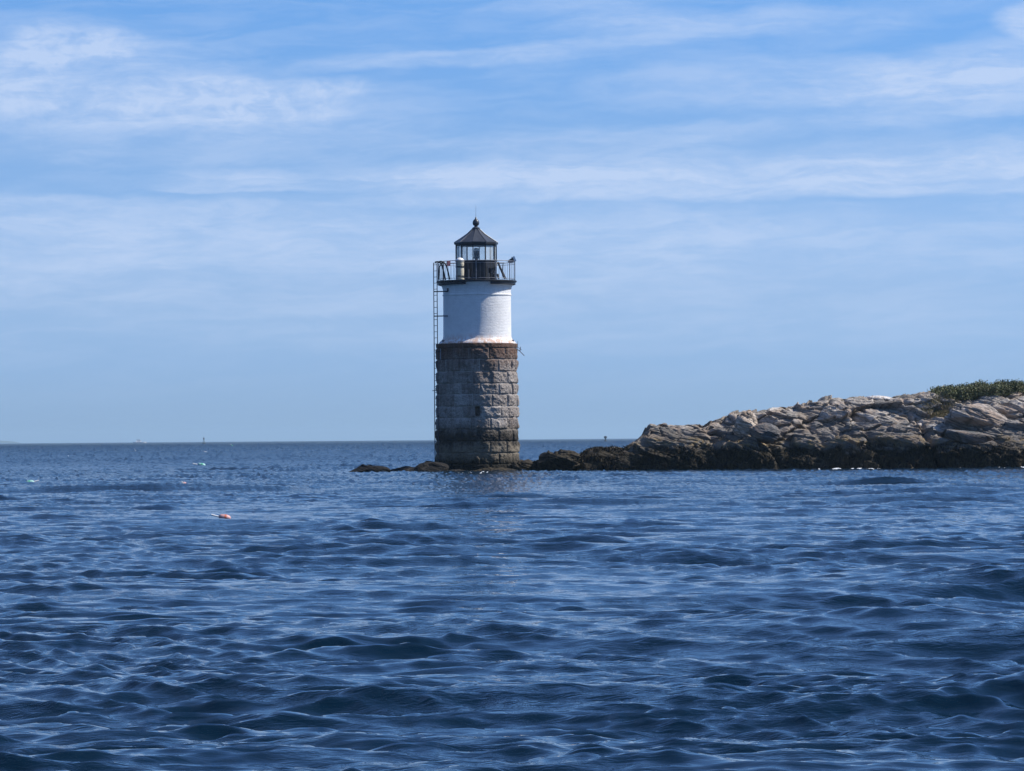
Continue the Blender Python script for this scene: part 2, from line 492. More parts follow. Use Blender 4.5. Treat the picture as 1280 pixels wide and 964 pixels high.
c = t.mix(t.m('MULTIPLY', ru, 0.85), c, (0.55, 0.25, 0.10))
t.put(b.inputs['Base Color'], c); b.inputs['Roughness'].default_value = 0.6
inv = t.m('SUBTRACT', 1.0, br.outputs['Fac'])
t.put(b.inputs['Normal'], t.bump(t.m('ADD', inv, t.m('MULTIPLY', t.noise(t.scale(p, (1, 1, 1.6)), 9.0, 5, 0.7), 2.6)), 1.0, 0.010))
M['brick'] = m

M['black'] = simple('black_painted_iron', (0.018, 0.021, 0.028), 0.5, 0.0, 0.35, 5.0, 0.004, rust=(0.07, 0.045, 0.035), ramt=0.70, spec=0.3)
M['roof'] = simple('lantern_roof_iron', (0.042, 0.048, 0.060), 0.38, 0.0, 0.35, 3.0, 0.004, rust=(0.09, 0.08, 0.08), ramt=0.60)
M['grey_rail'] = simple('weathered_rail_metal', (0.16, 0.17, 0.20), 0.5, 0.2, 0.25, 8.0, 0.002, rust=(0.14, 0.07, 0.05), ramt=0.62)
M['ladder'] = simple('rusty_ladder_steel', (0.055, 0.05, 0.058), 0.6, 0.1, 0.3, 4.0, 0.002, rust=(0.16, 0.08, 0.055), ramt=0.55)
M['cream'] = simple('cream_paint', (0.62, 0.56, 0.42), 0.45, 0.0, 0.12, 3.0, 0.002, rust=(0.32, 0.2, 0.1), ramt=0.68)
M['white'] = simple('white_paint', (0.80, 0.80, 0.79), 0.4, 0.0, 0.06, 3.0, 0.001)
M['darkgrey'] = simple('dark_grey_plastic', (0.05, 0.055, 0.06), 0.5)
M['redpink'] = simple('faded_red_paint', (0.40, 0.16, 0.17), 0.6)
M['orange'] = simple('orange_foam', (0.55, 0.15, 0.08), 0.6, bump=0.001)
M['pink'] = simple('faded_pink_foam', (0.60, 0.33, 0.31), 0.55, bump=0.001)
M['green'] = simple('green_foam', (0.05, 0.38, 0.22), 0.55, bump=0.001)
M['mint'] = simple('pale_green_foam', (0.28, 0.52, 0.46), 0.55, bump=0.001)
M['bark'] = simple('shrub_bark', (0.09, 0.07, 0.055), 0.9)
M['hull'] = simple('white_boat_hull', (0.80, 0.80, 0.80), 0.3, var=0.05, bump=0)
M['tint_window'] = simple('dark_window_glass', (0.03, 0.035, 0.04), 0.1, var=0.05, bump=0)

m, t, b = new_mat('lantern_glass')
b.inputs['Base Color'].default_value = (0.97, 0.99, 1.0, 1); b.inputs['Roughness'].default_value = 0.03
tr = t.n.new('ShaderNodeBsdfTransparent'); tr.inputs['Color'].default_value = (0.98, 0.99, 0.99, 1)
b.inputs['Base Color'].default_value = (0.82, 0.88, 0.90, 1)
mx = t.n.new('ShaderNodeMixShader'); fr = t.n.new('ShaderNodeFresnel'); fr.inputs[0].default_value = 1.5
t.put(mx.inputs[0], t.m('ADD', t.m('MULTIPLY', fr.outputs[0], 0.35), t.ramp(t.noise(t.tc('Object'), 4.0, 5, 0.6), 0.3, 0.8, 0.03, 0.14)))
t.l.new(tr.outputs[0], mx.inputs[1]); t.l.new(b.outputs[0], mx.inputs[2])
t.l.new(mx.outputs[0], t.n['Material Output'].inputs['Surface'])
M['glass'] = m

# ------------------------------------------------------------------ sea
SEA_AMP = 1.0


def build_sea():
    fine = np.arange(-R(9.6), R(9.6), 0.0007)
    side = R(9.6) * np.power(180 / 9.6, np.linspace(0, 1, 70))[1:]
    th = np.concatenate([-side[::-1], fine, side])
    r = [0.6]
    while r[-1] < 9.0: r.append(r[-1] * 1.04)
    while r[-1] < 1300: r.append(r[-1] * (1.0026 if r[-1] < 110 else 1.004 if r[-1] < 350 else 1.0065))
    while r[-1] < 21000: r.append(r[-1] * 1.10)
    r = np.array(r)
    Rr, T = np.meshgrid(r, th, indexing='ij')
    X = (Rr * np.sin(T)).astype(np.float32); Y = (Rr * np.cos(T)).astype(np.float32)
    dr = np.gradient(r)[:, None].astype(np.float32)
    dth = np.gradient(th)[None, :]
    dx = (Rr * dth).astype(np.float32)
    ds_r = np.broadcast_to(dr, X.shape)
    Z = np.zeros_like(X); DX = np.zeros_like(X); DY = np.zeros_like(X)
    # calm / gusty patches
    gust = 1.0 + 0.55 * fbm(X.astype(float) * 0.11, Y.astype(float) * 0.05, X * 0.0 + 3.3, 31, 3).astype(np.float32)
    env = np.clip(0.75 + 1.8 * fbm(X.astype(float) * 0.16 + 9, Y.astype(float) * 0.075, X * 0.0 + 5.5, 41, 2), 0.25, 1.5).astype(np.float32)
    gust2 = 1.0 + 1.0 * fbm(X.astype(float) * 0.35, Y.astype(float) * 0.18, X * 0.0 + 7.7, 35, 3).astype(np.float32)
    shelter = (1 - 0.65 * np.exp(-((Y - 182) / 12.0) ** 2)) * (1 - 0.6 * np.clip((Rr - 190) / 60.0, 0, 1)).astype(np.float32)
    Xf = X.astype(float); Yf = Y.astype(float)
    W1x = (1.1 * fbm(Xf * 0.22, Yf * 0.20, Xf * 0 + 2.2, 71, 2)).astype(np.float32); W1y = (1.0 * fbm(Xf * 0.20, Yf * 0.22, Xf * 0 + 8.2, 73, 2)).astype(np.float32)
    W2x = W1x + (0.16 * vnoise(Xf * 1.1, Yf * 1.1, Xf * 0 + 4.2, 75)).astype(np.float32); W2y = W1y + (0.16 * vnoise(Xf * 0.9, Yf * 1.2, Xf * 0 + 6.2, 76)).astype(np.float32)
    rs = np.random.default_rng(5)
    N = 190
    lam = 12.0 * (0.09 / 12.0) ** (np.arange(N) / (N - 1)) * rs.uniform(0.95, 1.05, N)
    for i in range(N):
        L = lam[i]
        spread = R(11) if L > 3.5 else (R(24) if L > 1 else R(46))
        ang = R(-98 if L > 3.5 else (-108, -80, -116, -58, -92, -136)[i % 6]) + rs.normal(0, 1) * spread * (1.0 if L > 3.5 else 0.34)      # heading of travel
        kx, ky = math.cos(ang) * 2 * math.pi / L, math.sin(ang) * 2 * math.pi / L
        slope = (0.0100 if L > 4 else 0.0165 if L > 1.2 else 0.028 if L > 0.5 else 0.040 if L > 0.18 else 0.028) * SEA_AMP * rs.uniform(0.6, 1.25)
        a = slope * L / (2 * math.pi)
        ph = rs.uniform(0, 6.283)
        # samples per wave in each grid direction
        sx_ = abs(math.cos(ang)) / L * dx
        sy_ = abs(math.sin(ang)) / L * ds_r
        samp = np.maximum(sx_, sy_)
        wgt = np.clip((0.45 - samp) / 0.15, 0, 1)
        amp = a * wgt * (env * shelter if L > 1.6 else gust2 * gust)
        arg = (kx * (X + (W1x if L > 1 else W2x)) + ky * (Y + (W1y if L > 1 else W2y)) + ph + (0.5 * gust if L > 1 else 1.5 * gust2)).astype(np.float32)
        cs = np.cos(arg); sn = np.sin(arg)
        Z += amp * cs
        qq = 1.0
        DX -= qq * amp * math.cos(ang) * sn
        DY -= qq * amp * math.sin(ang) * sn
    # short peaked wavelets
    for (ca, cx_, cy_, am, sd0) in ((0.32, 1.15, 0.42, 0.018, 401), (-0.42, 0.85, 0.34, 0.015, 411), (0.15, 0.50, 0.17, 0.014, 421), (-0.25, 0.36, 0.13, 0.011, 431)):
        Xr = (X * math.cos(ca) + Y * math.sin(ca)).astype(float); Yr = (-X * math.sin(ca) + Y * math.cos(ca)).astype(float)
        wp = vnoise(Xr * 0.7, Yr * 0.9, Xr * 0 + 1.7, sd0 + 5) * 0.35
        nn_ = vnoise(Xr / cx_ + wp, Yr / cy_ + wp * 1.5, Xr * 0 + 0.37, sd0)
        wg = np.clip((0.6 - ds_r / cy_) / 0.25, 0, 1)
        ridge = 1 - np.sqrt(nn_ * nn_ + 0.006) * 1.25
        Z += (am * wg * gust2 * (ridge - 0.5) * np.clip(1.0 + 0.9 * vnoise(Xr * 0.3, Yr * 0.22, Xr * 0, sd0 + 9), 0.1, 2)).astype(np.float32)
    chop = np.clip((Rr - 50) / 120.0, 0, 1) * np.clip((1500 - Rr) / 300.0, 0, 1) * np.minimum(ds_r, 6.0)
    Z += (0.048 * chop * gust * rs.normal(0, 1, Z.shape)).astype(np.float32)
    V = np.stack([X + DX, Y + DY, Z], -1).reshape(-1, 3)
    Q = grid_quads(len(r), len(th))
    # close the seam behind the camera and the centre
    me = np_mesh('sea', V, Q[:, ::-1])
    m, t, b = new_mat('sea_water')
    p = t.geo('Position')
    s = t.sep(p)
    dist = t.m('SQRT', t.m('ADD', t.m('MULTIPLY', s[0], s[0]), t.m('MULTIPLY', s[1], s[1])))
    pp = t.scale(p, (1.0, 1.25, 1.0))
    na = t.noise(pp, 4.5, 5, 0.6, 0.6)
    nb = t.noise(pp, 9.0, 4, 0.6, 0.5)
    big = t.noise(t.scale(p, (0.35, 0.8, 1.0)), 1.0, 4, 0.55, 0.4)
    near_f = t.ramp(dist, 18.0, 130.0, 0.0, 1.0, False)
    far_f = t.ramp(dist, 120.0, 500.0, 0.0, 1.0, False)
    h = t.m('ADD', t.m('MULTIPLY', na, t.m('ADD', 0.002, t.m('MULTIPLY', near_f, 0.05))), t.m('MULTIPLY', nb, 0.001))
    h = t.m('ADD', h, t.m('MULTIPLY', big, t.m('MULTIPLY', far_f, 0.2)))
    patch = t.ramp(t.noise(t.scale(p, (0.05, 0.03, 1.0)), 1.0, 5, 0.6), 0.35, 0.65, 0.6, 1.15)
    rn = t.noise(t.scale(p, (4.2, 10.0, 3.0)), 1.0, 3, 0.5, 0.7)
    rdg = t.m('SUBTRACT', 1.0, t.m('ABSOLUTE', t.m('SUBTRACT', t.m('MULTIPLY', rn, 2.0), 1.0)))
    rn2 = t.noise(t.v('ADD', t.scale(p, (9.0, 22.0, 6.0)), t.xyz(t.m('MULTIPLY', s[1], 3.5), t.m('MULTIPLY', s[0], -3.0), 0.0)), 1.0, 2, 0.5, 0.6)
    rdg2 = t.m('SUBTRACT', 1.0, t.m('ABSOLUTE', t.m('SUBTRACT', t.m('MULTIPLY', rn2, 2.0), 1.0)))
    cat = t.ramp(t.noise(t.scale(p, (0.5, 0.7, 1.0)), 1.0, 4, 0.6), 0.40, 0.62, 0.25, 1.3)
    h = t.m('ADD', h, t.m('MULTIPLY', cat, t.m('ADD', t.m('MULTIPLY', rdg, 0.010), t.m('MULTIPLY', rdg2, 0.0045))))
    h = t.m('MULTIPLY', h, patch)
    t.put(b.inputs['Normal'], t.bump(h, 1.0, 1.0))
    b.inputs['Base Color'].default_value = (0.0015, 0.012, 0.025, 1)
    t.put(b.inputs['Roughness'], t.m('ADD', t.ramp(dist, 50.0, 300.0, 0.015, 0.22, False), t.ramp(dist, 300.0, 1500.0, 0.0, 0.22, False)))
    b.inputs['IOR'].default_value = 1.333
    return tag(link('sea', me, m), kind='structure'), V


sea, SEAV = build_sea()


def sea_z(x, y):
    d = (SEAV[:, 0] - x) ** 2 + (SEAV[:, 1] - y) ** 2
    return float(SEAV[int(np.argmin(d)), 2])


# ------------------------------------------------------------------ island terrain
DIP = R(22)


def rock_relief(X, Y, Z, seed=0, big=1.0):
    c, s_ = math.cos(DIP), math.sin(DIP)
    wx = fbm(X * 0.5, Y * 0.5, Z * 0.5, seed + 50, 3) * 0.5
    wz = fbm(X * 0.6, Y * 0.6, Z * 0.6, seed + 60, 3) * 0.35
    e1 = (X * c - Z * s_) + wx; e2 = (X * s_ + Z * c) + wz
    a, ca, ida = cells(e1 / 4.6, Y / 2.4, e2 / 1.0, seed + 1, 1.1)
    b_, cb, idb = cells(e1 / 2.8, Y / 1.3, e2 / 0.34, seed + 2, 0.8)
    c_, cc, idc = cells(e1 / 0.8, Y / 0.5, e2 / 0.13, seed + 3, 0.8)
    bed = e2 / 0.50 + 0.6 * fbm(X * 0.35, Y * 0.3, Z * 0.3, seed + 77, 3)
    saw = bed - np.floor(bed)
    amp = h3(np.floor(bed), np.floor(bed) * 0, np.floor(bed) * 0, seed + 80)
    bed2 = e2 / 0.16 + 0.5 * fbm(X * 0.8, Y * 0.8, Z * 0.8, seed + 87, 3)
    saw2 = bed2 - np.floor(bed2)
    d = big * (0.34 * a + 0.17 * b_) + 0.045 * c_ + 0.42 * saw * (0.30 + 0.70 * amp) + 0.07 * saw2
    d -= big * 0.20 * np.exp(-ca / 0.014)
    d -= 0.09 * np.exp(-cb / 0.03)
    d += 0.04 * fbm(X * 5, Y * 5, Z * 5, seed + 90, 3)
    crack = np.minimum(ca * 3.0, cb * 2.0)
    return d, crack, (0.55 * idb + 0.45 * ida)


sil = [(650, 580), (668, 576), (684, 574), (700, 573), (722, 570), (731, 562), (745, 559.5), (780, 559.5), (790, 553), (803, 542), (811, 532), (830, 531), (870, 530), (900, 528),
       (915, 521), (935, 517), (965, 512), (990, 509), (1010, 503), (1030, 499), (1050, 497), (1080, 499), (1100, 498), (1116, 497),
       (1130, 495), (1150, 493), (1162, 492), (1180, 493), (1210, 492), (1280, 490), (1400, 484), (1700, 478)]


def crest_dep(px):
    return np.interp(px, [650, 780, 830, 1000, 1700], [1.0, 1.5, 3.2, 7.5, 9.0])


def front_y(px):
    return np.interp(px, [650, 760, 900, 1100, 1280, 1700], [101.6, 101.2, 100.2, 98.6, 97.2, 96.0]) * SC


sx_px = np.array([q[0] for q in sil]); Hs = []
for q in sil:
    yy = float(front_y(q[0]) + crest_dep(q[0]))
    Hs.append(P(q[0], q[1] + (4.0 if q[0] > 980 else 0.0), yy).z)
Hs = np.array(Hs)


def island():
    nx, nv = 900, 330
    px = np.linspace(640, 1750, nx)
    # depth parameter
    v = np.linspace(0, 1, nv)
    dep_n = np.interp(v, [0, 0.05, 0.30, 0.80, 1.0], [-0.35, 0.0, 0.28, 1.05, 3.2])     # in units of crest depth
    PX, DN = np.meshgrid(px, dep_n, indexing='ij')
    W = crest_dep(PX); yf = front_y(PX)
    H = np.interp(PX, sx_px, Hs)
    dy = DN * W
    Y = yf + dy
    X = (PX - 640) / F * (yf + W)
    wt = np.minimum(1.15 + 0.25 * fbm(X * 0.35, Y * 0.2, X * 0, 5, 3), H * 0.93)
    zz = wt * (1 - np.exp(-np.maximum(dy, 0) * 2.6))
    s = np.clip((dy - 0.5) / np.maximum(W - 0.5, 0.3), 0, 1)
    rise = (0.55 * s + 0.45 * (s * s * (3 - 2 * s)))
    zz = zz + (H - wt) * rise
    back = np.clip((DN - 1.0) / 2.2, 0, 1)
    zz = zz * (1 - back ** 1.6) - 0.9 * back ** 3
    zz = np.where(dy < 0, dy * 1.6, zz)
    # left end dives under water
    e = np.clip((PX - 640) / 12.0, 0, 1)
    zz = zz * e - 0.5 * (1 - e)
    # cleft between the low weedy boulder and the main shelf
    d, crack, cid = rock_relief(X, Y, zz, 3)
    hi = np.clip((zz - 0.7) / 0.5, 0, 1)
    lump = fbm(X * 2.2, Y * 2.2, zz * 1.6, 200, 4) * 0.34 + fbm(X * 9, Y * 9, zz * 3.0, 210, 3) * 0.09 + 0.25 * fbm(X * 0.8, Y * 0.8, zz, 220, 2)
    small = np.clip((H - 0.4) / 2.0, 0.25, 1)
    dd = (d * hi + (0.45 * d + lump) * (1 - hi)) * small
    fade = np.clip((3.2 - DN) / 0.8, 0, 1)
    # a few deep clefts
    for cx, wdt, dep_ in ((1158, 3.0, 0.9), (1085, 4.0, 0.5), (1024, 6.0, 0.6), (962, 5.0, 0.7), (892, 4.0, 0.6)):
        X0 = (cx - 640) / F * YS(cx, front_old(cx) + 3)
        dd = dd - 0.55 * dep_ * np.exp(-((X - X0 + 0.35 * (zz - 1.0)) / (wdt / 25)) ** 2) * np.clip(1.5 - np.abs(zz - 1.2) / 1.6, 0, 1) * 0.9
    nY = -0.86; nZ = 0.36; nX = 0.12
    k = dd * fade
    hh = np.clip(DN - 0.75, 0, 0.3) / 0.3
    Xd = X + k * nX; Yd = Y + k * nY * (1 - 0.4 * hh); Zd = zz + k * (nZ + 0.10 * hh)
    white = np.clip(1 - np.abs(PX - 1102) / 26, 0, 1) * np.clip((Zd - 3.45) / 0.3, 0, 1) + np.clip(1 - np.abs(PX - 955) / 34, 0, 1) * np.clip((Zd - 2.75) / 0.25, 0, 1) * 0.7 \
        + np.clip(1 - np.abs(PX - 1150) / 12, 0, 1) * np.clip(1 - np.abs(Zd - 1.95) / 0.25, 0, 1)
    white = white * (0.6 + 0.8 * (fbm(X * 2, Y * 2, zz * 3, 300, 3) > -0.1))
    V = np.stack([Xd, Yd, Zd], -1).reshape(-1, 3)
    me = np_mesh('island_ground', V, grid_quads(nx, nv), {'crack': crack, 'cellv': cid, 'white': white})
    o = link('island_ground', me, M['rock'], smooth=False)
    tag(o, kind='structure')
    return X, Y, Zd, V.reshape(nx, nv, 3)


IX, IY, IZ, IV = island()


# ------------------------------------------------------------------ separate rocks
def ico(sub):
    import bmesh
    bm = bmesh.new(); bmesh.ops.create_icosphere(bm, subdivisions=sub, radius=1.0)
    bm.verts.ensure_lookup_table()
    V = np.array([v.co[:] for v in bm.verts]); Q = np.array([[v.index for v in f.verts] for f in bm.faces])
    bm.free(); return V, Q


ICO = {6: ico(6), 5: ico(5), 4: ico(4)}


def boulder(name, loc, size, seed, mat, label=None, rz=0.0, tilt=0.0, sub=6, box=0.55, rel=0.22, group=None, cat='rock', white=0.0):
    V, Q = ICO[sub]
    V = V.copy()
    # squarish rounded block
    pw = 1 + 2.4 * box
    nrm = (np.abs(V) ** pw).sum(1) ** (1 / pw)
    V = V / nrm[:, None]
    # random plane cuts
    rs = np.random.default_rng(seed)
    for i in range(9):
        n = rs.normal(size=3); n /= np.linalg.norm(n)
        dlt = rs.uniform(0.62, 0.95)
        dd = V @ n - dlt
        V = V - np.where(dd > 0, dd, 0)[:, None] * n[None] * 0.92
    V = V * np.array(size)[None]
    c, s_ = math.cos(tilt), math.sin(tilt)
    x, z = V[:, 0] * c + V[:, 2] * s_, -V[:, 0] * s_ + V[:, 2] * c
    V[:, 0], V[:, 2] = x, z
    c, s_ = math.cos(rz), math.sin(rz)
    x, y = V[:, 0] * c - V[:, 1] * s_, V[:, 0] * s_ + V[:, 1] * c
    V[:, 0], V[:, 1] = x, y
    W = V + np.array(loc)[None]
    d, crack, cid = rock_relief(W[:, 0], W[:, 1], W[:, 2], seed, 0.35)
    n = V / np.linalg.norm(V, axis=1)[:, None]
    sc = min(size) / 0.6
    V = V + n * (d * rel / 0.22 * min(1.0, sc) * 0.8 + 0.05 * sc * fbm(W[:, 0] * 3, W[:, 1] * 3, W[:, 2] * 3, seed, 4))[:, None]
    me = np_mesh(name, V, Q, {'crack': crack, 'cellv': cid, 'white': np.full(len(V), white)})
    o = link(name, me, mat, None, loc, smooth=False)
    return tag(o, label, cat, group)


def at(px, py, Y): return P(px, py, YS(px, Y))


# low ledge left of the tower
boulder('rock', at(462, 589.8, 101.6), (0.95, 1.0, 0.30), 21, M['rock_black'], 'low black wave-washed rock at the far left end of the ledge, left of the lighthouse', box=0.7)
boulder('rock', at(505, 590.5, 102.0), (1.25, 0.9, 0.23), 22, M['rock_black'], 'very low flat dark rock in the middle of the ledge left of the lighthouse', box=0.3, tilt=-0.05)
boulder('rock', at(536, 589.8, 101.8), (1.0, 0.9, 0.36), 23, M['rock_black'], 'low dark rock touching the left foot of the stone lighthouse base', box=0.3, tilt=-0.1)
boulder('rock', at(572, 591.8, 101.2), (1.2, 0.7, 0.22), 24, M['rock_black'], 'black weedy rock barely above the water in front of the lighthouse foot, left half', box=0.3)
boulder('rock', at(618, 591.5, 101.3), (1.3, 0.8, 0.26), 25, M['rock_dark'], 'brown weedy rock at the waterline in front of the lighthouse foot, right half', box=0.3)
boulder('rock', at(658, 586, 102.6), (0.75, 1.0, 0.36), 26, M['rock_dark'], 'small brown weedy rock between the lighthouse base and the dark boulder', box=0.4)
boulder('rock', at(697, 580.5, 101.8), (1.28, 1.4, 0.56), 27, M['rock_dark'], 'large rounded dark boulder with seaweed, first one right of the lighthouse', box=0.6, tilt=-0.05)
# boulders on the island
boulder('boulder', at(1224, 528, 101.6), (1.75, 1.3, 0.80), 31, M['rock_pink'], 'big smooth pinkish boulder with a dark hollow under it, below the shrubs', tilt=0.22, box=0.5, rel=0.12)
boulder('boulder', at(1196, 519, 104.0), (0.75, 0.7, 0.42), 32, M['rock_pink'], 'pinkish rock leaning on the upper left of the big smooth boulder', tilt=-0.3, box=0.4, rel=0.12)
boulder('boulder', at(1264, 519, 104.0), (1.2, 1.0, 0.42), 33, M['rock_pink'], 'long pinkish slab at the right edge just below the shrubs', tilt=0.32, box=0.5, rel=0.12)
boulder('boulder', at(933, 534, 101.8), (0.58, 0.6, 0.72), 34, M['rock_pale'], 'pale tan streaked boulder standing near the left end of the island crest', box=0.35, rel=0.14)
boulder('boulder', at(955, 540, 101.0), (0.70, 0.6, 0.42), 35, M['rock_grey'], 'grey wedge-shaped rock at the lower right of the pale tan boulder', tilt=0.25, box=0.5, rel=0.14)
boulder('boulder', at(1178, 537, 101.0), (0.62, 0.5, 0.17), 36, M['rock_pink'], 'thin pinkish slab jutting out left of the big smooth boulder', tilt=-0.05, box=0.6, rel=0.08)
boulder('boulder', at(1150, 533, 101.5), (0.22, 0.2, 0.15), 37, M['rock_pale'], 'small whitish rounded stone in the middle of the island slope', box=0.2, sub=4, rel=0.05, white=0.5)
boulder('boulder', at(1144, 543, 100.8), (0.26, 0.2, 0.10), 38, M['rock_pale'], 'small bright white flat stone just above the dark tide line', box=0.3, sub=4, rel=0.05, white=1.0)
boulder('boulder', at(1133, 536, 101.3), (0.24, 0.2, 0.10), 39, M['rock_pale'], 'white-stained ledge stone left of the small rounded white stone', box=0.3, sub=4, rel=0.05, tilt=-0.5, white=0.9)
boulder('boulder', at(1101, 499, 106.0), (0.80, 0.6, 0.17), 40, M['rock_pale'], 'flat white-topped slab overhanging on the island skyline', box=0.5, sub=5, rel=0.07, tilt=0.03, white=0.8)
boulder('boulder', at(1220, 548, 99.6), (1.5, 0.8, 0.32), 41, M['rock_grey'], 'dark grey layered slab in the shade beneath the big smooth boulder', tilt=0.2, box=0.6, rel=0.14)
boulder('boulder', at(1168, 511, 104.5), (0.36, 0.3, 0.12), 42, M['rock_pale'], 'pale broken stone at the left foot of the shrubs', tilt=0.4, box=0.4, sub=4, rel=0.06, white=0.6)


# ------------------------------------------------------------------ lighthouse
TY = YS(597, 104.0)
base = P(597, 588, TY)
TX = base.x
lh = tag(empty('lighthouse', (TX, TY, 0)), 'small lighthouse with rough granite base, white painted brick drum and black lantern', 'lighthouse')


def Z(py): return P(597, py, TY).z


def wx(px, z_py=None):            # local x of a photo column (removes the roll lean)
    q = P(px, 470 if z_py is None else z_py, TY)
    return q.x - TX


# granite base as a relief on a cylinder
courses = [Z(q) for q in (608, 594, 580, 566.3, 551.5, 537, 522.5, 508.5, 493.5, 480, 465, 450, 435.6, 430)]
zb, zt = -1.0, courses[-1]
nth, nz = 620, 380
ths = np.linspace(0, 2 * math.pi, nth, endpoint=False)
zs = np.linspace(zb, zt, nz)
ZZ, TT = np.meshgrid(zs, ths, indexing='ij')
crs = np.array(courses)
ci = np.clip(np.searchsorted(crs, ZZ) - 1, -1, len(crs) - 2)
z0 = np.where(ci < 0, zb, crs[np.clip(ci, 0, None)]); z1 = crs[np.clip(ci + 1, 0, len(crs) - 1)]
NB = 13
offs = np.where(ci % 2 == 0, R(6.3), R(6.3) + math.pi / NB)
jit = (h3(ci, ci * 0, ci * 0, 44) - 0.5) * R(5)
u = (TT - offs - jit) / (2 * math.pi) * NB
bi = np.floor(u) % NB
fu = u - np.floor(u)
# joint positions jittered a little
Rb = np.interp(ZZ, [-1.0, 0.2, zt], [2.06, 2.02, 1.95])
bw = 2 * math.pi * Rb / NB
du = np.minimum(fu, 1 - fu) * bw
dz = np.minimum(ZZ - z0, z1 - ZZ)
wob = 0.012 * fbm(TT * 14, ZZ * 7, ZZ * 0, 9, 2)
dj = np.minimum(du, dz) + wob
face = 1 - np.exp(-np.maximum(dj, 0) / 0.034)
bid = h3(ci, bi, ci * 0, 77)
bulge = 0.045 + 0.05 * bid
cx_ = np.cos(TT); sx_ = np.sin(TT)
xx, yy = Rb * sx_, -Rb * cx_
rockface = 0.078 * fbm(xx * 3.2 + bid * 20, yy * 3.2, ZZ * 3.2, 12, 4) + 0.035 * fbm(xx * 9, yy * 12, ZZ * 12, 15, 3)
tl1 = (h3(ci, bi, ci * 0, 78) - 0.5) * 0.2; tl2 = (h3(ci, bi, ci * 0, 79) - 0.5) * 0.12
facet = tl1 * (fu - 0.5) + tl2 * ((ZZ - z0) / np.maximum(z1 - z0, 1e-3) - 0.5)
chip = -0.10 * np.clip(fbm(xx * 2.6, yy * 2.6, ZZ * 2.6, 99, 2) - 0.42, 0, 1)
disp = face * (bulge + rockface + facet) + chip
topcourse = ci >= len(crs) - 3
disp = np.where(ci == len(crs) - 2, 0.06 + face * 0.02 + 0.6 * rockface, disp)
# dark niche at the front
nd = np.hypot((TT - R(0) + math.pi) % (2 * math.pi) - math.pi - R(1.0), 0) * 2.0
niche = (np.clip((0.13 - nd) / 0.03, 0, 1)) * np.clip((0.24 - np.abs(ZZ - Z(514.5))) / 0.03, 0, 1)
disp = disp - 0.42 * niche
RR = Rb + disp - 0.02
V = np.stack([RR * sx_, -RR * cx_, ZZ], -1).reshape(-1, 3)
Q = grid_quads(nz, nth, True)
cap = len(V)
V = np.vstack([V, [[0, 0, zt]]])
ring = np.arange(nth) + (nz - 1) * nth
capq = np.stack([ring, np.roll(ring, -1), np.full(nth, cap), np.full(nth, cap)], -1)
joint = np.clip(1 - np.maximum(dj, 0) / 0.045, 0, 1) * (h3(ci, bi, ci * 0 + 3, 5) > 0.25)
me = np_mesh('granite_base', V, Q, {'tint': np.append(np.clip(bid * 0.9 + 0.25 * fbm(xx, yy, ZZ, 3, 2), 0, 1), 0.3), 'joint': np.append(joint, 0)})
link('granite_base', me, M['granite'], lh)
capm = MB().lathe([(0.3, zt - 0.06), (1.99, zt - 0.005), (0.3, zt + 0.01)], 64, cap=False)
capm.build('base_coping', M['granite'], lh)

# white drum
ox = wx(596.4, 390)
prof = []
zf = Z(430) - 0.02


def zp(py): return Z(py)


prof = [(1.93, zf), (1.92, zf + 0.05), (1.86, zp(427.6)), (1.80, zp(426)), (1.74, zp(424.6)), (1.70, zp(423)), (1.685, zp(420)), (1.68, zp(400)), (1.675, zp(370.3)),
        (1.705, zp(370.0)), (1.71, zp(368.6)), (1.68, zp(368.1)), (1.68, zp(364)), (1.70, zp(361.5)), (1.73, zp(359)), (1.78, zp(356.6)), (1.84, zp(354.5)), (1.85, zp(353.0))]
n = 128
Vv = []; UV = []
for (r, z) in prof:
    for k in range(n + 1):
        th = 2 * math.pi * k / n + math.pi
        Vv.append((ox + r * math.sin(th), -r * math.cos(th), z)); UV.append((th * 1.68, z))
me = np_mesh('white_brick_drum', np.array(Vv), grid_quads(len(prof), n + 1), uv=np.array(UV))
drum = link('white_brick_drum', me, M['brick'], lh, None, 50)
drum['label'] = 'white painted brick upper drum with rust stains at its foot'
for thd in (-66, 74):
    bl = MB()
    th = R(thd); bl.box((ox + 1.80 * math.sin(th), -1.80 * math.cos(th), zp(427)), (0.13, 0.13, 0.11), th)
    bl.build('anchor_bolt', M['black'], lh)

# gallery deck
gx = wx(595.7, 350)
zd = zp(351.3)            # deck top
NG = 10
PHG = R(-8.5)
dk = MB()
RG = 1.99
dk.lathe([(1.2, zd - 0.085), (RG - 0.03, zd - 0.085), (RG, zd - 0.07), (RG, zd - 0.015), (RG - 0.02, zd), (0.9, zd)], 40, (gx, 0, 0), PHG)
dk.build('gallery_deck', M['black'], lh, 30)
# iron skirt under the deck, open at the front
sk = MB(); pts = []
a0, a1 = R(22), R(360 - 16)
nn = 54
vs = []
for k in range(nn + 1):
    th = a0 + (a1 - a0) * k / nn
    for (r, z) in ((1.93, zd - 0.085), (1.93, zd - 0.20), (1.87, zd - 0.22), (1.83, zd - 0.085)):
        vs.append((gx + r * math.sin(th), -r * math.cos(th), z))
fs = [(k * 4 + j, (k + 1) * 4 + j, (k + 1) * 4 + (j + 1) % 4, k * 4 + (j + 1) % 4) for k in range(nn) for j in range(4)] + [(0, 1, 2, 3), (nn * 4 + 3, nn * 4 + 2, nn * 4 + 1, nn * 4)]
sk.add(vs, fs); sk.build('deck_skirt', M['black'], lh, 30)
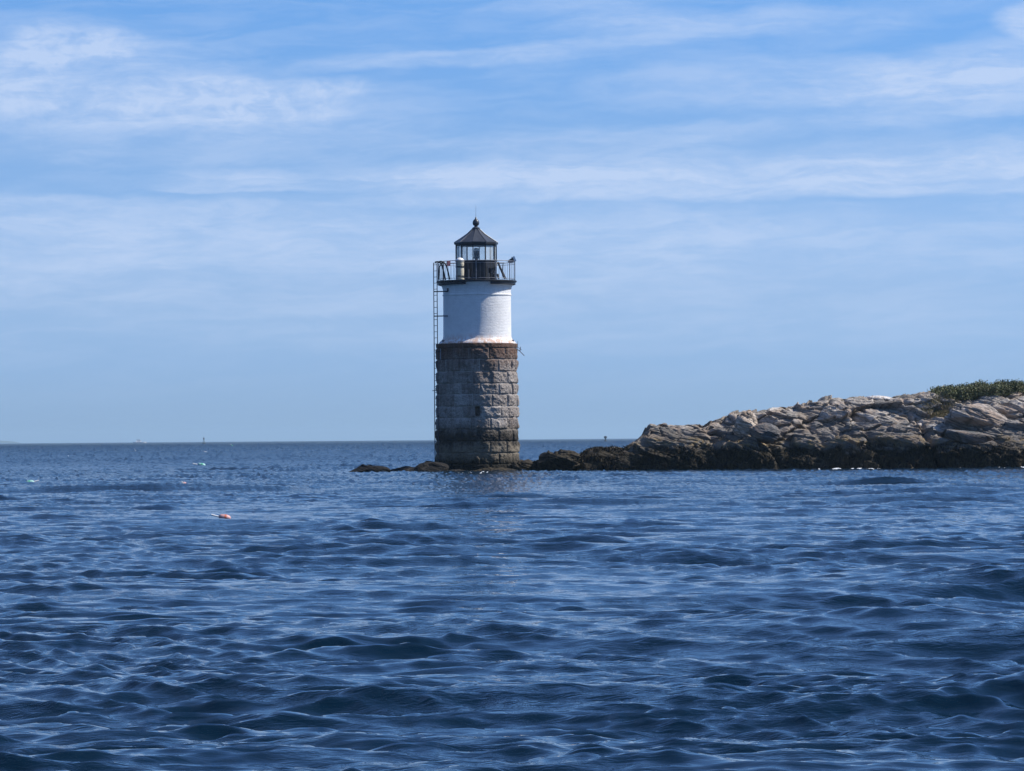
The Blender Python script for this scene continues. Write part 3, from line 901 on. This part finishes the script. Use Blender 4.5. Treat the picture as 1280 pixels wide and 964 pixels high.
# railing
rail = MB(); zr = zp(327.6); RP = 1.90
posts = [R(a) for a in range(0, 360, 30)]
for a in posts: rail.tube([(gx + RP * math.sin(a), -RP * math.cos(a), zd), (gx + RP * math.sin(a), -RP * math.cos(a), zr + 0.02)], 0.024, 6)
for k in range(60):
    a = 2 * math.pi * k / 60
    rail.tube([(gx + RP * math.sin(a), -RP * math.cos(a), zd + 0.08), (gx + RP * math.sin(a), -RP * math.cos(a), zr - 0.1)], 0.007, 4)
for z_, rr in ((zr, 0.020), (zr - 0.11, 0.011), (zd + 0.08, 0.013)):
    pts = [(gx + RP * math.sin(a), -RP * math.cos(a), z_) for a in np.linspace(0, 2 * math.pi, 61)]
    rail.tube(pts, rr, 5)
rail.build('railing', M['grey_rail'], lh)
# braces at the right of the gallery
lx = wx(595.3, 330)


def lp(px, py, y): return Vector((wx(px, py), y, Z(py)))


MB().tube([lp(622.5, 329, -0.9), lp(631, 350, -1.1)], 0.05, 8).tube([lp(629, 329, -0.6), lp(628.5, 340, -0.6), lp(633, 350, -0.75)], 0.022, 6).build('diagonal_brace', M['black'], lh)
MB().box(lp(614.5, 339.5, -1.02), (0.26, 0.14, 0.26), 0.5).box(lp(614.5, 346, -1.02), (0.09, 0.1, 0.38), 0.5).build('junction_box', M['black'], lh)
MB().tube([lp(620.5, 331, -1.0), lp(619.5, 336, -1.25), lp(617, 344, -1.3), lp(618, 350, -1.2)], 0.06, 8).tube([lp(622.0, 344, -1.15), lp(623.5, 350, -1.2)], 0.05, 8).build('cable_bundle', M['darkgrey'], lh)
# small conduit on the front wall of the lantern
MB().tube([lp(585, 349, -1.15), lp(606, 348.6, -1.2)], 0.02, 6).tube([lp(586.5, 349.5, -1.14), lp(586.5, 338, -1.08)], 0.014, 6).build('conduit', M['grey_rail'], lh)

# lantern room
PHL = R(-8.5)
RL = 1.03
zw = zp(326.4); zg = zp(306.0)
MB().lathe([(RL, zd), (RL, zw - 0.03), (RL + 0.03, zw - 0.03), (RL + 0.03, zw + 0.015), (RL - 0.04, zw + 0.015), (RL - 0.04, zd + 0.02)], 10, (lx, 0, 0), PHL, cap=False).build('lantern_wall', M['black'], lh, 20)
MB().lathe([(0.02, zw - 0.06), (RL - 0.05, zw - 0.06), (RL - 0.05, zw - 0.02), (0.02, zw - 0.02)], 10, (lx, 0, 0), PHL).build('lantern_floor', M['darkgrey'], lh, 20)
mu = MB()
for k in range(10):
    a = PHL + 2 * math.pi * k / 10
    mu.box((lx + 1.0 * math.sin(a), -1.0 * math.cos(a), (zw + zg) / 2), (0.035, 0.07, zg - zw - 0.02), a)
mu.lathe([(0.93, zg - 0.06), (1.03, zg - 0.06), (1.03, zg + 0.02), (0.93, zg + 0.02)], 10, (lx, 0, 0), PHL, cap=False)
mu.build('window_bars', M['black'], lh, 20)
for k in range(10):
    a = PHL + 2 * math.pi * (k + 0.5) / 10
    rr = 0.985 * math.cos(math.pi / 10)
    wdt = 2 * 0.985 * math.sin(math.pi / 10) - 0.045
    MB().box((lx + rr * math.sin(a), -rr * math.cos(a), (zw + zg) / 2 - 0.01), (wdt, 0.008, zg - zw - 0.09), a).build('glass_pane', M['glass'], lh, 20)
# roof
ze = zp(303.6); zn = zp(286.0)
rf = MB().lathe([(0.95, ze - 0.09), (1.09, ze - 0.09), (1.11, ze - 0.02), (1.11, ze + 0.01), (0.80, ze + 0.20), (0.45, ze + 0.44), (0.18, zn - 0.02), (0.17, zn)], 10, (lx, 0, 0), PHL)
roof = rf.build('lantern_roof', M['roof'], lh, 15)
rb = MB()
for k in range(10):
    a = PHL + 2 * math.pi * k / 10
    rb.tube([(lx + 1.105 * math.sin(a), -1.105 * math.cos(a), ze + 0.012), (lx + 0.80 * math.sin(a), -0.80 * math.cos(a), ze + 0.205), (lx + 0.45 * math.sin(a), -0.45 * math.cos(a), ze + 0.445), (lx + 0.175 * math.sin(a), -0.175 * math.cos(a), zn)], 0.016, 6)
rb.build('roof_rib', M['roof'], roof)
hb = MB().lathe([(0.01, zn - 0.02), (0.19, zn - 0.02), (0.20, zn + 0.03), (0.15, zn + 0.07), (0.08, zn + 0.11), (0.08, zn + 0.14), (0.13, zn + 0.17), (0.165, zn + 0.24), (0.17, zn + 0.30), (0.15, zn + 0.38), (0.10, zn + 0.45), (0.05, zn + 0.49), (0.04, zn + 0.56), (0.01, zn + 0.58)], 24, (lx, 0, 0))
ball = hb.build('vent_ball', M['roof'], roof, 60)
MB().tube([(lx, 0, zn + 0.55), (lx - 0.004, 0, zp(268)), (lx + 0.004, 0, zp(257))], 0.012, 6, 0.005).build('lightning_rod', M['grey_rail'], roof)
# beacon
bc = MB().lathe([(0.17, zw - 0.02), (0.17, zw + 0.05), (0.08, zw + 0.07), (0.07, zw + 0.11), (0.15, zw + 0.13), (0.16, zw + 0.17), (0.13, zw + 0.19), (0.13, zw + 0.46), (0.15, zw + 0.48)], 20, (lx + 0.01, 0, 0))
beacon = bc.build('beacon_lamp', M['darkgrey'], lh, 50)
MB().lathe([(0.12, zw + 0.485), (0.14, zw + 0.50), (0.12, zw + 0.62), (0.03, zw + 0.65)], 20, (lx + 0.01, 0, 0)).build('lamp_cap', M['white'], beacon)

# ladder
ang = R(-66)                         # position round the tower, seen from the axis (0 = front)
Rl = 2.22
cxl, cyl = wx(545.4, 450) , -Rl * math.cos(ang)
tdir = Vector((math.cos(ang), math.sin(ang), 0))
tdir = Vector((0.43, -0.90, 0)).normalized()
hw = 0.20
ztop, zbot = zp(329), zp(578)
ladm = empty('ladder', (0, 0, 0)); ladm.parent = lh
lean = 0.0
for sgn in (-1, 1):
    px0 = Vector((cxl, cyl, 0)) + tdir * hw * sgn
    MB().tube([px0 + Vector((0, 0, zbot)), px0 + Vector((0, 0, 4)), px0 + Vector((0, 0, ztop))], 0.022, 8).build('ladder_rail', M['ladder'], ladm)
z_ = zbot + 0.15
while z_ < ztop:
    q0 = Vector((cxl, cyl, z_)); MB().tube([q0 - tdir * hw, q0 + tdir * hw], 0.013, 6).build('rung', M['ladder'], ladm); z_ += 0.30
# stand-off brackets and hooped handrails at the gallery
for py, hook in ((365, True), (395.5, False)):
    bk = MB()
    q0 = Vector((cxl, cyl, zp(py))); q0 = q0 - tdir * hw
    q1 = Vector((wx(560, py), -math.sqrt(max(0.1, 1.72 ** 2 - (wx(560, py) - ox) ** 2)), zp(py)))
    bk.tube([q0, q1], 0.028, 6)
    bk.tube([q0 + tdir * 2 * hw, q1], 0.02, 6)
    if hook: bk.tube([q1, q1 + Vector((0.0, -0.02, 0.16))], 0.035, 6)
    bk.build('wall_bracket', M['black'], ladm)
for py in (440, 475, 520, 555):
    q0 = Vector((cxl, cyl, zp(py))); MB().tube([q0, Vector((cxl * 0.86, cyl * 0.86, zp(py)))], 0.02, 6).build('wall_bracket', M['black'], ladm)
MB().tube([lp(541.0, 488.4, -1.0), lp(547, 488.4, -0.95)], 0.018, 6).build('wall_bracket', M['black'], ladm)
hp = MB()
for (x0, yb_, ex) in ((544.2, -0.80, 557.0), (548.8, -1.15, 562.5)):
    pts = [lp(x0, 330, yb_), lp(x0 + 0.3, 328.2, yb_), lp(x0 + 3, 327.8, yb_ + 0.02), lp(x0 + 6.5, 329.0, yb_ + 0.04), lp(ex - 4, 333, yb_ + 0.06), lp(ex - 2, 341, yb_ + 0.08), lp(ex, 350.5, yb_ + 0.1)]
    hp.tube(pts, 0.038, 8)
hp.tube([lp(553, 329, -1.0), lp(549.5, 335, -0.95), lp(549, 350, -0.9)], 0.03, 6)
hp.build('handrail_hoop', M['black'], ladm)
MB().box(lp(561.3, 331, -1.5), (0.16, 0.14, 0.24), 0.3).build('junction_box', M['redpink'], lh)['label'] = 'small faded red box on the gallery rail'

# broken bracket at the right shoulder of the granite
rr_ = MB().tube([lp(645.5, 436.5, -0.5), lp(650, 440, -0.6), lp(655.3, 445.5, -0.7)], 0.022, 6).tube([lp(646.5, 440, -0.5), lp(647.3, 427, -0.5)], 0.012, 5).tube([lp(650, 440, -0.6), lp(650.6, 434.5, -0.6)], 0.02, 5).tube([lp(646, 433.5, -0.4), lp(652, 438.5, -0.6)], 0.012, 5)
rr_.build('broken_bracket', M['grey_rail'], lh)
MB().tube([lp(551.3, 438, -1.75), lp(551.5, 450, -1.78)], 0.022, 6).build('drain_pipe', M['grey_rail'], lh)

# fog signal canister on the gallery
fz = zd
fs_ = tag(empty('fog_signal', (TX + wx(575.4, 335), TY - 1.45, fz)), 'cream banded barrel-shaped fog signal standing on the left of the lighthouse gallery', 'fog signal')
fs_.scale = (0.9, 0.9, 0.97)
hF = zp(326.5) - zd
MB().lathe([(0.22, 0.0), (0.235, 0.02), (0.235, 0.07), (0.19, 0.10), (0.20, 0.14), (0.21, 0.20), (0.225, 0.42), (0.215, 0.62), (0.20, 0.70), (0.225, 0.74), (0.225, hF - 0.12), (0.20, hF - 0.05)], 28).build('barrel', M['cream'], fs_, 50)
MB().lathe([(0.235, 0.16), (0.245, 0.17), (0.245, 0.20), (0.232, 0.21)], 28, cap=False).build('band', M['black'], fs_)
MB().lathe([(0.235, 0.62), (0.242, 0.63), (0.242, 0.68), (0.23, 0.69)], 28, cap=False).build('band', M['black'], fs_)
MB().lathe([(0.20, hF - 0.05), (0.245, hF - 0.04), (0.24, hF + 0.01), (0.16, hF + 0.10), (0.06, hF + 0.14), (0.01, hF + 0.145)], 28).build('cap', M['white'], fs_)

# hooded sensor on the right of the railing
q = lp(639.0, 327.2, -0.2)
sn = tag(empty('sensor_hood', (TX + q.x, TY + q.y, q.z)), 'small white-topped peaked hood fixed on the right end of the gallery railing', 'sensor hood')
vs = [(-0.22, -0.12, 0.0), (0.17, -0.12, 0.0), (0.10, -0.12, 0.17), (0.02, -0.12, 0.15), (-0.22, 0.14, 0.0), (0.17, 0.14, 0.0), (0.10, 0.14, 0.17), (0.02, 0.14, 0.15)]
MB().add(vs, [(0, 1, 2, 3), (4, 7, 6, 5), (0, 4, 5, 1), (0, 3, 7, 4)]).build('hood', M['darkgrey'], sn, 20)
MB().box((0.16, -0.03, 0.11), (0.10, 0.36, 0.25), 0, 0, -0.4).box((0.07, 0.01, 0.18), (0.12, 0.30, 0.03), 0, 0, 0.1).build('hood_cover', M['white'], sn, 20)
MB().box((-0.02, 0.01, -0.03), (0.26, 0.18, 0.05)).build('mounting_plate', M['grey_rail'], sn, 20)


# ------------------------------------------------------------------ shrubs
def leaf_mat():
    m, t, b = new_mat('shrub_leaves')
    rnd = t.attr('tone')
    c = t.mix(rnd, (0.055, 0.072, 0.034), (0.190, 0.200, 0.090))
    c = t.mix(t.ramp(t.attr('tone2'), 0.80, 0.95), c, (0.16, 0.13, 0.085))
    t.put(b.inputs['Base Color'], c); b.inputs['Roughness'].default_value = 0.6
    b.inputs['Specular IOR Level'].default_value = 0.25
    return m


M['leaf'] = leaf_mat()


def leaf_quads(C, N, size, rs, asp=0.5, up=0.0):
    n = len(C)
    d = rs.normal(size=(n, 3)); d[:, 2] += up
    d /= np.linalg.norm(d, axis=1)[:, None]
    a = np.cross(d, rs.normal(size=(n, 3))); a /= np.linalg.norm(a, axis=1)[:, None]
    s = size * rs.uniform(0.6, 1.4, (n, 1))
    V = np.stack([C, C + d * s * 0.5 + a * s * asp * 0.5, C + d * s, C + d * s * 0.5 - a * s * asp * 0.5], 1).reshape(-1, 3)
    Q = np.arange(4 * n).reshape(-1, 4)
    return V, Q


def ground_z(x, y):
    i = np.argmin(np.abs(IV[:, 0, 0] - x))
    row = IV[i]
    j = np.argmin(np.abs(row[:, 1] - y))
    return float(row[j, 2])


def shrub(x, y, h, rx, seed, label, group, nleaf=4200, top=None):
    rs = np.random.default_rng(seed)
    z0 = ground_z(x, y) - 0.05
    if top is not None: h = min(1.25, max(0.22, top - z0 - 0.18))
    root = tag(empty('shrub', (x, y, z0)), label, 'shrub', group)
    st = MB(); tips = []
    for k in range(16):
        a = rs.uniform(0, 6.28); rr = rs.uniform(0.1, 1.0) * rx
        tip = Vector((math.cos(a) * rr, math.sin(a) * rr * 0.8, h * rs.uniform(0.55, 1.0) * (1 - 0.35 * (rr / rx) ** 2)))
        mid = Vector((tip.x * 0.4, tip.y * 0.4, tip.z * 0.55))
        st.tube([(0, 0, -0.1), mid, tip], 0.018, 5, 0.005); tips.append(tip)
    st.build('stem', M['bark'], root)
    C = []; tone = []
    per = nleaf // len(tips)
    for tip in tips:
        lr = rs.uniform(0.24, 0.42)
        g = rs.normal(size=(per, 3)); g /= np.linalg.norm(g, axis=1)[:, None]
        g *= (rs.uniform(0.35, 1.0, (per, 1)) ** 0.5) * lr
        g[:, 2] *= 1.1
        low = rs.uniform(0, 1, (per, 1)) ** 1.6
        c0 = np.array(tip)[None] * (1 - 0.75 * low)
        C.append(c0 + g * (1 + 0.4 * low)); tone.append(np.clip(rs.uniform(0.2, 0.8) + rs.normal(0, 0.18, per), 0, 1))
    C = np.concatenate(C); tone = np.concatenate(tone)
    C[:, 2] = np.maximum(C[:, 2], 0.02)
    V, Q = leaf_quads(C, None, 0.065, rs, 0.8, 0.1)
    t4 = np.repeat(tone, 4); t2 = np.repeat(rs.uniform(0, 1, len(C)), 4)
    me = np_mesh('foliage', V, Q, {'tone': t4, 'tone2': t2})
    link('foliage', me, M['leaf'], root, smooth=False)
    return root


def x_at(px, Y): return (px - 640) / F * Y


GS = 'shrubs in the thicket on top of the island'
LS = 'dense dull green shrub in the thicket on top of the rocky island'
shrub(x_at(1176, YS(1176, 107)), YS(1176, 107), 0.36, 0.35, 500, 'smallest shrub, alone on bare rock at the left tip of the thicket', GS, 1800, top=P(1176, 486, YS(1176, 107)).z)
shrub(x_at(1195, YS(1195, 107)), YS(1195, 107), 0.58, 0.5, 501, 'tall dark shrub with a knob-like top near the left end of the thicket', GS, 3800, top=P(1195, 484.0, YS(1195, 107)).z)
px = 1186; k = 0
while px < 1420:
    for Yk, ty in ((104.6, 502), (105.8, 495), (107.4, 490)):
        rs = random.Random(k)
        pj = px + rs.uniform(-5, 5); Yj = YS(pj, Yk + rs.uniform(-0.3, 0.3))
        shrub(x_at(pj, Yj), Yj, 0.5, rs.uniform(0.65, 0.9), 600 + k, LS, GS, top=P(pj, ty + rs.uniform(-2.5, 3), Yj).z)
        k += 1
    px += 22 + random.uniform(-3, 3)

# grass tuft patch
rs = np.random.default_rng(77)
n = 2600
gy0 = YS(1176, 103.6); gx0 = x_at(1176, gy0)
C = np.stack([gx0 + rs.normal(0, 0.45, n), gy0 + rs.normal(0, 0.5, n), np.zeros(n)], -1)
C[:, 2] = [ground_z(c[0], c[1]) for c in C]
m, t, b = new_mat('dry_grass')
t.put(b.inputs['Base Color'], t.mix(t.attr('tone'), (0.13, 0.10, 0.045), (0.20, 0.17, 0.07))); b.inputs['Roughness'].default_value = 0.8
V, Q = leaf_quads(C, None, 0.16, rs, 0.12, 2.0)
me = np_mesh('grass', V, Q, {'tone': np.repeat(rs.uniform(0, 1, n), 4)})
tag(link('grass', me, m, smooth=False), 'patch of dry yellowish grass among the rocks left of the shrubs', 'grass', kind='stuff')

# seaweed fringe on the tidal rocks
rs = np.random.default_rng(78)
sel = IV.reshape(-1, 3)
mask = (sel[:, 2] > 0.02) & (sel[:, 2] < 1.15) & (sel[:, 1] < 104 * SC)
cand = sel[mask]
idx = rs.choice(len(cand), 16000)
C = cand[idx] + rs.normal(0, 0.03, (16000, 3)) + np.array([0, -0.05, 0.05])
keep = fbm(C[:, 0] * 1.3, C[:, 1] * 1.3, C[:, 2] * 2.2, 123, 3) > -0.12
C = C[keep]
m, t, b = new_mat('seaweed')
t.put(b.inputs['Base Color'], t.mix(t.attr('tone'), (0.008, 0.007, 0.005), (0.055, 0.042, 0.022))); b.inputs['Roughness'].default_value = 0.7; b.inputs['Specular IOR Level'].default_value = 0.2
V, Q = leaf_quads(C, None, 0.16, rs, 0.25, -2.6)
me = np_mesh('seaweed', V, Q, {'tone': np.repeat(rs.uniform(0, 1, len(C)) ** 1.5, 4)})
tag(link('seaweed', me, m, smooth=False), 'dark brown rockweed hanging over the tidal rocks of the island', 'seaweed', kind='stuff')

# thin post in the thicket
py_ = YS(1248, 107.5)
q = P(1248, 484, py_)
pz = ground_z(q.x, py_)
MBp = MB().tube([(0, 0, 0), (0, 0, P(1248, 477, py_).z - pz)], 0.03, 6)
tag(MBp.build('post', M['bark'], None, 40, (q.x, py_, pz)), 'thin upright post sticking out of the shrub thicket', 'post')

# foam along the rocks: many small irregular flecks
m, t, b = new_mat('sea_foam')
t.put(b.inputs['Base Color'], t.mix(t.ramp(t.noise(t.geo(), 9, 5, 0.7), 0.3, 0.6), (0.50, 0.56, 0.62), (0.82, 0.84, 0.85))); b.inputs['Roughness'].default_value = 0.7
fm = MB(); rf_ = random.Random(9)
for (x0, x1, y_, cnt) in ((1024, 1066, 587.0, 170), (1070, 1098, 586.8, 90), (1200, 1212, 586.4, 12), (1250, 1300, 586.2, 25), (572, 598, 591.8, 36), (602, 616, 592.0, 14)):
    a = sea_at(x0, y_); b_ = sea_at(x1, y_)
    base_z = [sea_z(a.x + (b_.x - a.x) * q_ / 7, a.y + (b_.y - a.y) * q_ / 7) for q_ in range(8)]
    for k in range(cnt):
        q_ = min(max(rf_.gauss(0.5, 0.27), 0), 1)
        zq = float(np.interp(q_ * 7, range(8), base_z))
        c0 = Vector((a.x + (b_.x - a.x) * q_, a.y + (b_.y - a.y) * q_ + rf_.gauss(0, 0.25), zq + rf_.uniform(0, 0.035)))
        rr = rf_.uniform(0.03, 0.10); hz_ = rf_.uniform(0.012, 0.035); n_ = 7
        ring = [c0 + Vector((math.cos(2 * math.pi * g / n_) * rr * rf_.uniform(0.6, 1.5), math.sin(2 * math.pi * g / n_) * rr * rf_.uniform(0.5, 1.0), -0.02)) for g in range(n_)]
        fm.add(ring + [c0 + Vector((0, 0, hz_))], [(g, (g + 1) % n_, n_) for g in range(n_)])
tag(fm.build('foam', m, None, 60), 'thin white foam where small waves wash the foot of the rocks', 'foam', kind='stuff')


# ------------------------------------------------------------------ lobster buoys
def lobster_buoy(px, py, length, heading, pitch, body, label, stick=M['white'], top=None, lift=0.05):
    p = sea_at(px, py)
    o = tag(empty('lobster_buoy', (p.x, p.y, sea_z(p.x, p.y) + lift)), label, 'buoy', 'lobster buoys floating on the sea')
    L = length; r = L * 0.26
    o.rotation_euler = (0, R(pitch), R(heading))
    def lx_(prof, n=16):
        mb = MB(); mb.lathe(prof, n); mb.v = [(v[2], v[1], v[0]) for v in mb.v]; mb.f = [f[::-1] for f in mb.f]; return mb
    lx_([(0.01, -L * 0.5), (r * 0.6, -L * 0.48), (r * 0.95, -L * 0.3), (r, 0), (r, L * 0.2), (r * 0.7, L * 0.42), (r * 0.25, L * 0.5), (0.01, L * 0.51)]).build('float_body', body, o, 60)
    lx_([(r * 1.01, -L * 0.05), (r * 1.02, -L * 0.04), (r * 1.02, L * 0.12), (r * 1.01, L * 0.13)]).build('stripe', top or M['white'], o, 60)
    mb = MB().tube([(-L * 0.45, 0, 0), (-L * 1.15, 0, 0.02)], 0.07 * L, 8)
    mb.build('spindle', stick, o)
    return o


lobster_buoy(281, 648.5, 0.24, 8, 8, M['pink'], 'pink and orange lobster buoy with a white stick, nearest one on the water', top=M['orange'], lift=0.03)
lobster_buoy(231, 605.0, 0.27, 70, 15, M['pink'], 'small pinkish lobster buoy between the near pink one and the horizon', top=M['redpink'], lift=0.03)
lobster_buoy(37, 604.6, 0.32, -165, 8, M['mint'], 'green lobster buoy with a white spindle at the far left', top=M['green'], lift=0.03)
lobster_buoy(252, 582, 0.50, 5, 8, M['mint'], 'small green and white lobster buoy left of the dark ledge', top=M['green'], lift=0.05)
lobster_buoy(261, 566.3, 0.60, 5, 14, M['white'], 'white lobster buoy just beyond the small green and white one', lift=0.06)
lobster_buoy(170, 564, 0.60, 60, 50, M['white'], 'far white buoy below the white motor boat', top=M['pink'], lift=0.15)
lobster_buoy(88, 573, 0.38, 60, 30, M['orange'], 'tiny orange buoy far out left of the white motor boat', top=M['orange'], lift=0.06)
lobster_buoy(290, 560, 0.6, 60, 30, M['green'], 'tiny green buoy far out right of the channel buoy', top=M['mint'], lift=0.1)


# ------------------------------------------------------------------ far buoys, boat, hill
def channel_buoy(px, dist, h, label, name='channel_buoy'):
    x = (px - 640) / F * dist
    o = tag(empty(name, (x, dist, 0)), label, 'navigation buoy')
    MB().lathe([(1.0, -0.6), (1.25, 0.0), (1.2, 0.55), (0.9, 0.75)], 20).build('float_body', M['darkgrey'], o)
    tw = MB()
    for k in range(4):
        a = math.pi / 4 + k * math.pi / 2
        tw.tube([(0.8 * math.cos(a), 0.8 * math.sin(a), 0.7), (0.35 * math.cos(a), 0.35 * math.sin(a), h * 0.62)], 0.09, 6)
    for z_, rr in ((h * 0.3, 0.62), (h * 0.45, 0.5)):
        tw.tube([(rr * math.cos(a), rr * math.sin(a), z_) for a in np.linspace(0, 6.283, 9)], 0.06, 5)
    tw.build('tower_frame', M['darkgrey'], o)
    MB().box((0, 0, h * 0.72), (0.95, 0.95, h * 0.24)).build('daymark', M['darkgrey'], o, 20)
    MB().tube([(0, 0, h * 0.84), (0, 0, h)], 0.10, 6).lathe([(0.18, h * 0.88), (0.2, h * 0.93), (0.1, h * 0.95)], 10).build('lamp', M['darkgrey'], o)
    return o


channel_buoy(254.3, 1500 * SC, 4.9, 'dark lattice channel buoy standing on the horizon left of the lighthouse')
# mushroom-shaped marker right of the tower
x = (756.3 - 640) / 2600 * 1100
mk = tag(empty('marker_buoy', (x, 1100 * SC, 0)), 'squat dark marker buoy on the horizon between the lighthouse and the island', 'navigation buoy')
MB().lathe([(0.75, -0.5), (0.9, 0.0), (0.85, 0.35), (0.5, 0.5)], 18).build('float_body', M['darkgrey'], mk)
MB().lathe([(0.42, 0.45), (0.36, 1.2), (0.42, 1.65)], 14).build('mast', M['darkgrey'], mk)
MB().lathe([(0.45, 1.6), (0.75, 1.75), (0.85, 2.2), (0.75, 2.6), (0.4, 2.8), (0.1, 2.85)], 18).build('radar_reflector', M['darkgrey'], mk)

# motor boat
bd = 2300.0 * SC
x = (174 - 640) / F * bd
bt = tag(empty('motor_boat', (x, bd, 0.0)), 'tiny white motor boat with a cabin far off on the horizon at left', 'boat')
L = 15.0
secs = []
vs = []; npf = 9
stations = np.linspace(-0.5, 0.5, 12)
for s_ in stations:
    wv_ = 2.1 * (1 - max(0, (s_ - 0.0) / 0.5) ** 2.2)
    wv_ = max(wv_, 0.04)
    dk_ = 1.5 + 0.7 * max(0, s_) * 2 * max(0, s_)
    for k in range(npf):
        a = math.pi * k / (npf - 1)
        yy_ = -wv_ * math.cos(a)
        zz_ = dk_ - (dk_ + 0.5) * math.sin(a) ** 0.6
        vs.append((s_ * L, yy_, zz_))
fs = [(i * npf + k, i * npf + k + 1, (i + 1) * npf + k + 1, (i + 1) * npf + k) for i in range(11) for k in range(npf - 1)]
fs += [(i * npf, (i + 1) * npf, (i + 1) * npf + npf - 1, i * npf + npf - 1) for i in range(11)] + [tuple(range(npf))]
MB().add(vs, fs).build('hull', M['hull'], bt, 40)
vs = [(-4.5, -1.5, 1.5), (2.6, -1.4, 1.5), (1.2, -1.1, 3.4), (-3.4, -1.3, 3.4), (-4.5, 1.5, 1.5), (2.6, 1.4, 1.5), (1.2, 1.1, 3.4), (-3.4, 1.3, 3.4)]
cb_ = MB().add(vs, [(0, 1, 2, 3), (5, 4, 7, 6), (1, 5, 6, 2), (4, 0, 3, 7), (3, 2, 6, 7)]).build('cabin', M['hull'], bt, 20)
MB().box((-1.0, -1.33, 2.7), (3.4, 0.1, 0.6)).box((1.75, 0, 2.7), (0.1, 2.0, 0.6), 0, 0, -0.6).build('window', M['tint_window'], cb_, 20)
MB().box((-1.6, 0, 4.5), (3.4, 2.4, 0.25)).tube([(-3, -1, 3.4), (-3, -1, 4.4)], 0.06, 5).tube([(-0.3, -1, 3.4), (-0.3, -1, 4.4)], 0.06, 5).tube([(-3, 1, 3.4), (-3, 1, 4.4)], 0.06, 5).tube([(-0.3, 1, 3.4), (-0.3, 1, 4.4)], 0.06, 5).build('flybridge', M['darkgrey'], bt, 20)
bt.rotation_euler[2] = R(12)

# distant headland
HD = 14500.0
x1 = (21 - 640) / F * HD; x0 = (-560 - 640) / F * HD
nx, ny = 260, 40
U, W_ = np.meshgrid(np.linspace(0, 1, nx), np.linspace(-1, 1, ny), indexing='ij')
X = x0 + (x1 - x0) * U
right = np.clip((x1 - X) / (190.0 / SC), 0, 1)
hh = 30 / SC * (right * right * (3 - 2 * right)) * (0.85 + 0.35 * fbm(X / 600, X * 0, X * 0, 8, 4))
hh = hh * np.clip((X - x0) / 300.0, 0, 1)
Y = HD + W_ * 900 * (0.2 + 0.8 * right)
Zh = hh * np.clip(1 - W_ ** 2, 0, 1) ** 0.6 + 1.4 * fbm(X / 40, Y / 40, X * 0, 18, 3) * right * (1 - W_ ** 2) - 1
me = np_mesh('distant_hill', np.stack([X, Y, Zh], -1).reshape(-1, 3), grid_quads(nx, ny))
hm = simple('wooded_hillside', (0.04, 0.06, 0.05), 0.9, 0, 0.4, 0.004, 0)
tag(link('distant_hill', me, hm), kind='structure')

# ------------------------------------------------------------------ haze
USE_HAZE = True
if USE_HAZE:
    m = bpy.data.materials.new('haze'); m.use_nodes = True; nt = m.node_tree; nt.nodes.clear()
    pv = nt.nodes.new('ShaderNodeVolumePrincipled'); pv.inputs['Density'].default_value = 0.00008
    pv.inputs['Color'].default_value = (0.60, 0.84, 1.0, 1); pv.inputs['Anisotropy'].default_value = 0.2
    oo = nt.nodes.new('ShaderNodeOutputMaterial'); nt.links.new(pv.outputs[0], oo.inputs['Volume'])
    hz = MB().box((0, 0, 29.0), (44000, 44000, 66.0)).build('haze', m, None, None)
    tag(hz, kind='stuff')
